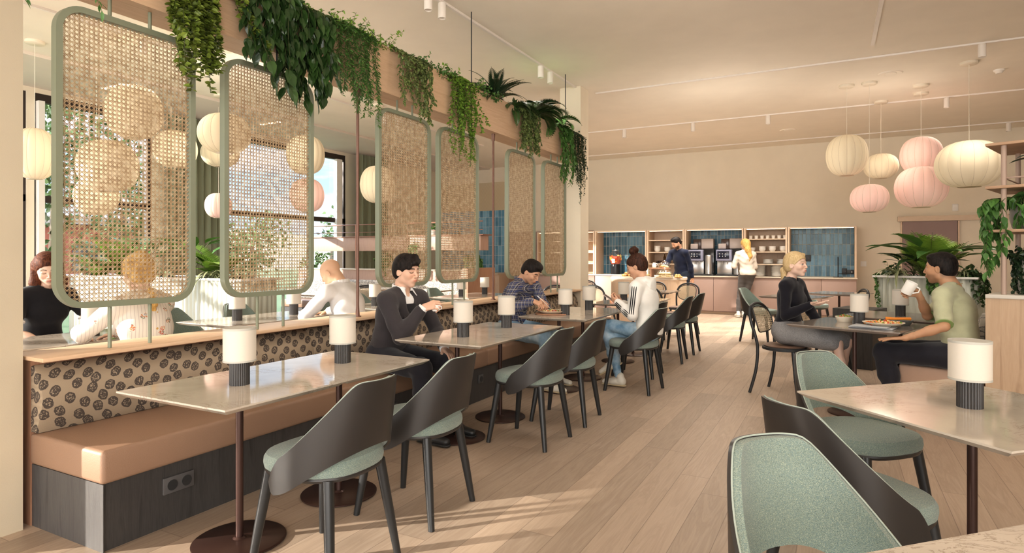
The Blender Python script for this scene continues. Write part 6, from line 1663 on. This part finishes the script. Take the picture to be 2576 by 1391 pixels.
S=cap_hair(1.0,low=-.05); S.ell((-.075,0,.0),(.035,.045,.045),.03).cap((-.095,0,-.02),(-.125,0,-.05),.020,.030,.015).cap((-.125,0,-.05),(-.125,.005,-.125),.032,.028,.02).cap((-.125,.005,-.125),(-.105,.005,-.185),.027,.010,.02).cap((.06,.03,.098),(.0,.06,.09),.012,.02,.02); hair(c,'hair_blonde',S,A=.0004,h=.0038)
S=SDF(); S.cap((-.088,-.014,-.018),(-.088,.014,-.018),.019,.019,.01); S.xf(c['HR'],c['head']); garment(c,'hair_tie','tie',S,.005,0)
# ------------------------------------------------------------------ man with the mug
c=person('man in a pale green t-shirt and black trousers drinking from a white mug',(.83,5.78),TR+PI,SK_T,dict(bare=True,
  pelvis=(.0,0,.565),lean=(.10,.14,.20,.42),head_rot=(-.02,.05,0),eyes=True,stubble=.35,brow=(.012,.009,.007),hairc=(.012,.009,.008),
  wristL=(.44,5.44,.712),poleL=(-.8,.3,-.3),wristR=(.545,5.70,1.03),poleR=(.15,-.5,-1),kneeL=(.50,.12,.545),kneeR=(.50,-.12,.54),ankL=(.42,.10,.11),ankR=(.46,-.12,.11),
  handL=dict(dir=(1,.05,-.10),up=(.05,.1,1),curl=(.08,.06,.08,.12),spread=.06,tc=.1,thumb=.2),handR=dict(dir=(.75,.35,.15),up=(.1,-.9,.25),curl=(.75,.8,.85,.9),tc=.45,thumb=.6),
  scalp=lambda L:np.clip((-.010-L[:,0])/.02,0,1)*np.clip((L[:,2]+.085)/.05,0,1)*.6))
top(c,'tee_green',.020,0,.78,name='t_shirt',A=.0022,seed=12,f=1.4)
for q in 'LR':
    a,e,w=c['A'][q]; u=e-a; band(c,'sleeve_trim','tee_trim',a+u*.925,a+u*.955,.0595)
S=SDF(); S.ell(c['pel']+V3(-.02,0,-.02),(.15,.19,.09),.03); garment(c,'shirt_hem','tee_green',S,.009,.005,3)
trousers(c,'suit_t',.016,name='trousers')
for q in 'LR': shoe(c,q,'black_shoe','black_shoe')
S=cap_hair(.985,low=-.038); S.ell((.045,0,.095),(.040,.055,.024),.02); hair(c,'hair_black',S,A=.0012)
n=c['neck']; m=MB(); m.tube([tuple(n+V3(-.008+.070*math.cos(a)-.0*math.sin(a),.068*math.sin(a),.018-.020*math.cos(a))) for a in [2*PI*k/40 for k in range(40)]],.0016,5,closed=True); m.build('necklace',M['gold'],c['root'])
r=empty('mug',(.452,5.615,1.035),TR,'white mug tilted towards the mouth of the man in the green t-shirt','mug'); mm=Matrix.Rotation(rad(28),3,'Y')
m=MB(); m.lathe([(0,0),(.036,0),(.040,.006),(.042,.10),(.039,.10),(.037,.01),(0,.008)],36); m.v=[tuple(mm@Vector(p)) for p in m.v]; m.build('body',M['ceramic'],r)
m=MB(); m.tube([(.040,0,.082),(.066,0,.078),(.070,0,.050),(.040,0,.026),(.040,0,.022)],.0055,8); m.v=[tuple(mm@Vector(p)) for p in m.v]; m.build('handle',M['ceramic'],r)
# ------------------------------------------------------------------ man in the navy sweater (standing)
c=person('bearded man in a navy sweater and dark jeans standing behind the island, reaching down',(-2.94,13.12),rad(-118),SK_M,dict(scale=1.03,
  pelvis=(-.04,0,.93),lean=(.12,.16,.26,.55),head_rot=(-.25,.55,0),stubble=.9,brow=(.012,.009,.007),
  wristR=(-3.20,12.74,1.14),poleR=(-.4,-.5,-.8),wristL=(-2.70,13.10,.86),poleL=(-.6,.1,-.3),kneeR=(.02,-.11,.50),kneeL=(.0,.11,.50),ankR=(.0,-.12,.10),ankL=(-.06,.12,.10),
  handR=dict(curl=(.4,.45,.5,.5)),handL=dict(curl=(.35,.4,.45,.5),up=(0,1,0))))
top(c,'navy',.016,.95,name='sweater',A=.003,seed=14,hem=-.06); trousers(c,'denim_d',.012,.97,name='jeans')
for q in 'LR': shoe(c,q,'black_shoe','gum')
S=cap_hair(.98); S.ell((.035,.0,.108),(.050,.056,.024),.03,1,rotm(0,.15,0)); hair(c,'hair_black',S)
# ------------------------------------------------------------------ woman at the coffee machine (standing, back to us)
c=person('woman with long wavy blonde hair, cream sweater and grey trousers standing at the coffee machine',(-1.83,14.20),rad(104),SK_L,dict(fem=True,
  pelvis=(.02,-.07,.93),lean=(-.05,.02,.10,.20),side=.06,head_rot=(.55,.10,0),brow=(.3,.2,.1),wristR=(.27,-.10,1.12),wristL=(.26,.15,1.14),world=False,poleR=(-.2,-.35,-1),poleL=(-.2,.35,-1),
  kneeR=(.07,-.05,.50),kneeL=(.08,.06,.50),ankR=(.0,.02,.10),ankL=(-.10,.13,.10)))
top(c,'cream_knit',.026,.95,name='sweater',A=.005,seed=16,hem=-.01); trousers(c,'grey_trouser',.012,.92)
for q in 'LR': shoe(c,q,'white_shoe','white_shoe',(1,.2,0),.25)
S=cap_hair(1.06,low=-.10); S.cap((-.07,0,.02),(-.10,.01,-.12),.070,.060,.04).cap((-.10,.01,-.12),(-.13,-.01,-.26),.058,.045,.04).cap((-.13,-.01,-.26),(-.12,.02,-.37),.045,.016,.03); hair(c,'hair_gold',S,A=.005)
# ------------------------------------------------------------------ woman in the black top (far left)
c=person('smiling woman with long auburn hair and a black t-shirt, far left behind the divider',(-5.42,2.50),rad(-6),SK_P,dict(fem=True,bare=True,
  pelvis=(.0,0,.585),lean=(.06,.12,.20,.30),head_rot=(-.25,.36,.08),brow=(.09,.04,.02),lip=(.55,.20,.17),
  wristR=(-5.10,2.40,.685),poleR=(-.3,-.8,-.5),wristL=(-5.08,2.62,.685),poleL=(-.3,.8,-.5),kneeR=(.44,-.08,.54),kneeL=(.44,.08,.54),ankR=(.42,-.08,.11),ankL=(.42,.08,.11),
  handR=dict(dir=(.8,.5,-.1),curl=(.4,.45,.5,.5)),handL=dict(dir=(.8,-.5,-.1),curl=(.4,.45,.5,.5))))
top(c,'black_tee',.014,0,.55,name='t_shirt',A=.003,seed=18)
for q in 'LR':
    a,e,w=c['A'][q]; u=e-a; band(c,'white_sleeve_trim','white_shirt',a+u*.68,a+u*.73,.052)
trousers(c,'skirt',.016,name='trousers',top_=.13)
S=SDF(); S.cap(c['pel']+V3(.11,.13,.10),c['pel']+V3(.13,-.13,.10),.035,.035,.02); garment(c,'waist_bag','cream_knit',S,.007,.002)
for q in 'LR': shoe(c,q,'white_shoe','gum')
S=cap_hair(1.03,low=-.12); S.cap((-.04,.068,.03),(.0,.082,-.10),.030,.034,.03).cap((.0,.082,-.10),(.055,.075,-.25),.034,.020,.03).cap((-.04,-.068,.03),(.0,-.082,-.10),.030,.034,.03).cap((.0,-.082,-.10),(.06,-.07,-.27),.034,.020,.03).cap((-.07,0,.0),(-.07,0,-.20),.065,.050,.04); hair(c,'hair_auburn',S,A=.003)
# ------------------------------------------------------------------ woman in the floral blouse
c=person('woman in a floral striped blouse seen from behind under the first cane panel',(-3.92,2.42),rad(182),SK_P,dict(fem=True,
  pelvis=(.0,0,.56),lean=(.10,.16,.24,.30),head_rot=(.0,.25,0),brow=(.3,.2,.1),wristL=(-4.42,2.28,.79),poleL=(-.1,.9,-.4),wristR=(-4.42,2.50,.79),poleR=(-.1,-.9,-.4),
  kneeR=(.46,-.09,.52),kneeL=(.46,.09,.52),ankR=(.48,-.09,.1),ankL=(.48,.09,.1),scale=1.02))
top(c,'floral',.030,.93,name='blouse',A=.007,seed=20,f=.7); trousers(c,'denim_d',.012)
for q in 'LR': shoe(c,q,'white_shoe','gum')
S=cap_hair(1.05,low=-.07); S.ell((-.06,.0,.10),(.05,.05,.045),.012); hair(c,'hair_gold',S,A=.003)
S=SDF(); n=c['neck']
for k in range(9):
    p=n+V3(-.095-.012*k*.6,.008*(-1)**k,.05-.030*k); S.ell(p,(.017,.019,.021),.006)
garment(c,'braid','hair_gold',S,.0045,0)
# ------------------------------------------------------------------ bald man
c=person('bald man in a white shirt bending over the far table, seen from behind',(-3.93,4.33),rad(186),(.72,.47,.32),dict(bald=True,
  pelvis=(.0,0,.56),lean=(.18,.30,.45,.75),head_rot=(.25,.60,0),brow=(.35,.22,.14),wristL=(-4.44,4.22,.775),poleL=(-.2,.9,-.5),wristR=(-4.46,4.52,.775),poleR=(-.2,-.9,-.5),
  kneeR=(.48,-.12,.52),kneeL=(.48,.12,.52),ankR=(.5,-.12,.1),ankL=(.5,.12,.1)))
top(c,'white_shirt',.022,.93,A=.004,seed=22,f=.9); collar_band(c,'white_shirt',.068,'shirt_collar',.03,.5); trousers(c,'suit_t',.012)
a,e,w=c['A']['L']; u=(w-e)/np.linalg.norm(w-e); band(c,'wrist_watch','black_shoe',w-u*.005,w+u*.02,.030,.004)
for q in 'LR': shoe(c,q,'black_shoe','black_shoe')
# ------------------------------------------------------------------ food and tableware
M['crock_cream']=paint('cream_stoneware',(.72,.64,.52),.5); M['crock_grey']=paint('grey_stoneware',(.14,.15,.14),.5); M['salad']=G('salad_leaf',(.16,.30,.04),.5).m; M['tomato']=G('tomato',(.62,.10,.03),.35).m; M['carrot']=G('carrot_orange',(.80,.30,.04),.5).m; M['cheese']=G('melted_cheese',(.80,.60,.30),.5).m; M['ham']=G('pink_ham',(.66,.32,.25),.5).m; M['napkin']=cloth('grey_napkin',(.40,.40,.40),.9,.1)
def plate_of(x,y,z,r,mat,label,name='plate',deep=.02):
    o=empty(name,(x,y,z),0,label,'plate' if name=='plate' else 'bowl'); m=MB(); m.lathe([(0,0),(r*.75,0),(r*.97,deep*.8),(r,deep),(r*.95,deep+.002),(r*.72,.008),(0,.007)],40); m.build('dish',M[mat],o); return o
def heap(o,r,z,n,mats,s=.014,h=.02):
    for mt in sorted(set(mats)):
        m=MB(); 
        for k in range(n*mats.count(mt)//len(mats)+1):
            a=R.uniform(0,2*PI); q=r*math.sqrt(R.random()); p=Vector((q*math.cos(a),q*math.sin(a),z+h*(1-q/r)*R.random()))
            bm=bmesh.new(); bmesh.ops.create_icosphere(bm,subdivisions=1,radius=s*R.uniform(.6,1.2)); m.bm(bm,0,True,Matrix.Translation(p)@Matrix.Rotation(R.uniform(0,6),4,rnd_unit())@Matrix.Diagonal((1.3,.8,.45,1)))
        m.build({'salad':'salad_leaves','tomato':'tomato_pieces','cheese':'cheese_topping','ham':'ham_pieces','carrot':'carrot_sticks','bread':'bread_base','crust':'crust_base'}[mt],M[mt],o)['kind']='stuff'
p=(-2.50,5.56); o=empty('serving_board',(p[0],p[1],.7505),0,'round dark board under the plate of the man in plaid','board'); m=MB(); m.lathe([(0,0),(.165,0),(.17,.005),(.165,.012),(0,.012)],40); m.build('board',M['walnut'],o)
o=plate_of(p[0],p[1],.763,.135,'crock_cream','cream plate with a topped flatbread in front of the man in plaid',deep=.024); heap(o,.10,.012,90,['cheese','ham','salad','tomato','bread'],.014,.02)
r=empty('fork',(-2.555,5.475,.86),0,'steel fork in the right hand of the man in plaid','fork'); m=MB(); m.tube([(-.06,-.02,.075),(.0,.0,.02),(.06,.03,-.05)],[.004,.0028,.003],6); m.build('handle',M['steel'],r); m=MB()
for k in (-1,0,1): m.tube([(.06+.002*k,.03-.004*k,-.05),(.085+.003*k,.045-.006*k,-.040)],.0014,5)
m.build('tines',M['steel'],r)
def tw(a,b): p=T2+E1*a+E2*b; return p.x,p.y
x,y=tw(-.16,.12); o=plate_of(x,y,.7505,.075,'crock_cream','small cream bowl of salad near the hand of the seated blonde woman','salad_bowl',.045); heap(o,.06,.038,70,['salad','salad','tomato','cheese'],.013,.028)
x,y=tw(.22,-.19); o=empty('folded_napkin',(x-.03,y-.02,.7505),TR+.1,'folded grey napkin under the pizza plate of the man with the mug','napkin'); m=MB(); m.rbox(-.18,.13,-.10,.08,0,.012,.005); m.rbox(-.16,.10,-.13,.05,.012,.022,.005); m.build('cloth',M['napkin'],o)
o=plate_of(x+.02,y+.03,.774,.15,'crock_cream','cream plate with a colourful pizza before the man with the mug','plate',.022); heap(o,.125,.014,150,['cheese','salad','tomato','carrot','ham','cheese'],.015,.016)
x,y=tw(.24,.17); o=plate_of(x,y,.7505,.11,'crock_grey','dark shallow bowl of orange sticks behind the pizza plate','bowl',.042)
m=MB()
for k in range(12): m.tube([(-.09,-.035+.006*k,.045+.006*(k%3)),(.09,-.03+.006*k,.047+.006*((k+1)%3))],.005,6)
m.build('carrot_sticks',M['carrot'],o)
r=empty('book',(-5.02,2.50,.645),.2,'small red booklet in the hands of the woman in black','book'); m=MB(); m.rbox(-.06,.06,-.09,.0,0,.012,.002); m.build('cover',M['tomato'],r)
# ------------------------------------------------------------------ light and camera
w=D.worlds.new('World'); SC.world=w; w.use_nodes=True; nt=w.node_tree; bg=nt.nodes['Background']
def wn(t,ins=None,**at):
    x=nt.nodes.new('ShaderNode'+t)
    for a,v in at.items(): setattr(x,a,v)
    for k,v in (ins or {}).items():
        if isinstance(v,bpy.types.NodeSocket): nt.links.new(v,x.inputs[k])
        else: x.inputs[k].default_value=v
    return x
tc=wn('TexCoord').outputs['Generated']
sp=wn('SeparateXYZ',{0:tc}).outputs
cl=wn('TexNoise',{'Vector':wn('Mapping',{'Vector':tc,'Scale':(1.5,1.5,6)}).outputs[0],'Scale':2.6,'Detail':8,'Roughness':.6}).outputs[0]
cr=wn('ValToRGB',{'Fac':cl}); cr.color_ramp.elements[0].position=.46; cr.color_ramp.elements[1].position=.66
gr=wn('ValToRGB',{'Fac':sp[2]}); e=gr.color_ramp.elements; e[0].position=0; e[0].color=(.52,.68,.84,1); e[1].position=.6; e[1].color=(.17,.34,.62,1)
sky=wn('Mix',{0:cr.outputs[0],6:gr.outputs[0],7:(.95,.96,.98,1)},data_type='RGBA').outputs[2]
# warm fill added to the sky at the room's open side, behind and right
side=wn('MapRange',{0:wn('Math',{0:sp[0],1:wn('Math',{0:sp[1],1:-.5},operation='MULTIPLY').outputs[0]},operation='ADD').outputs[0],1:-.15,2:.45,3:0.0,4:1.0}).outputs[0]
warm=wn('Mix',{0:side,6:sky,7:WARM},data_type='RGBA').outputs[2]
nt.links.new(warm,bg.inputs[0])
hi=wn('MapRange',{0:sp[2],1:.27,2:.55,3:SKY_S,4:SKY_HI}).outputs[0]
stg=wn('MapRange',{0:side,1:0.0,2:1.0,3:hi,4:WARM_S}).outputs[0]
nt.links.new(stg,bg.inputs[1])
def lamp(typ,name,loc,energy,color=(1,1,1),**k):
    l=D.lights.new(name,typ); l.energy=energy; l.color=color
    for a,v in k.items(): setattr(l,a,v)
    o=D.objects.new(name,l); COL.objects.link(o); o.location=loc; return o
el=rad(15.5)
sd=Vector((-.707*math.cos(el),-.707*math.cos(el),math.sin(el)))
s=lamp('SUN','sun',(-14,-12,8),SUN_S,(1,.94,.85),angle=rad(.8)); s.rotation_euler=sd.to_track_quat('Z','Y').to_euler()
for (x,y) in ((-3.73,11.75),(-2.41,11.75),(-1.11,11.75),(1.49,11.75),(-2.9,13.0),(-1.0,13.0),(-5.0,13.0),(1.48,8.97),(-7.1,4.3),(-7.1,8.6),(-7.1,8.95),(-3.445,7.3)):  # the row midway between tracks has no fixture, added to brighten the back wall
    l=lamp('SPOT','track_and_fill_spot',(x,y,3.64),SPOT_E*(2.3 if y>12.5 else 1.6 if y>11 and x>-5 else .6),(1,.94,.86),spot_size=rad(112),spot_blend=1.0,shadow_soft_size=.25)
for (x,y) in ((-1.3,-1.5),(1.8,1.0),(-1.3,2.2),(1.8,4.4),(-1.3,5.4),(-1.3,8.6),(2.6,8.0),(-7.0,1.5),(-7.0,6.2)):
    l=lamp('SPOT','added_fill_spot',(x,y,3.79),FILL_E*(1.3 if x<-5 else 1),(1,.96,.90),spot_size=rad(160),spot_blend=1.0,shadow_soft_size=.5)  # no such fixtures in the ceiling; unseen fill added to lift floor and tables
for (x,y,z,e) in LIGHTS: 
    l=lamp('POINT','strip_and_fill_glow',(x,y,z),e,(1,.92,.82),shadow_soft_size=.45)  # free-floating points outside any lantern, added to lift ceiling and left area
cam=D.cameras.new('camera'); co=D.objects.new('camera',cam); COL.objects.link(co); SC.camera=co
cam.sensor_width=36; cam.lens=36*1552/2576; cam.shift_y=-50.5/2576; cam.clip_start=.05; cam.clip_end=300
co.location=(0,0,1.32); co.rotation_euler=(PI/2,0,math.asin(823/math.hypot(823,1552)))
SC.view_settings.view_transform='Standard'; SC.view_settings.look='None'; SC.view_settings.exposure=EXPO; SC.view_settings.gamma=GAM
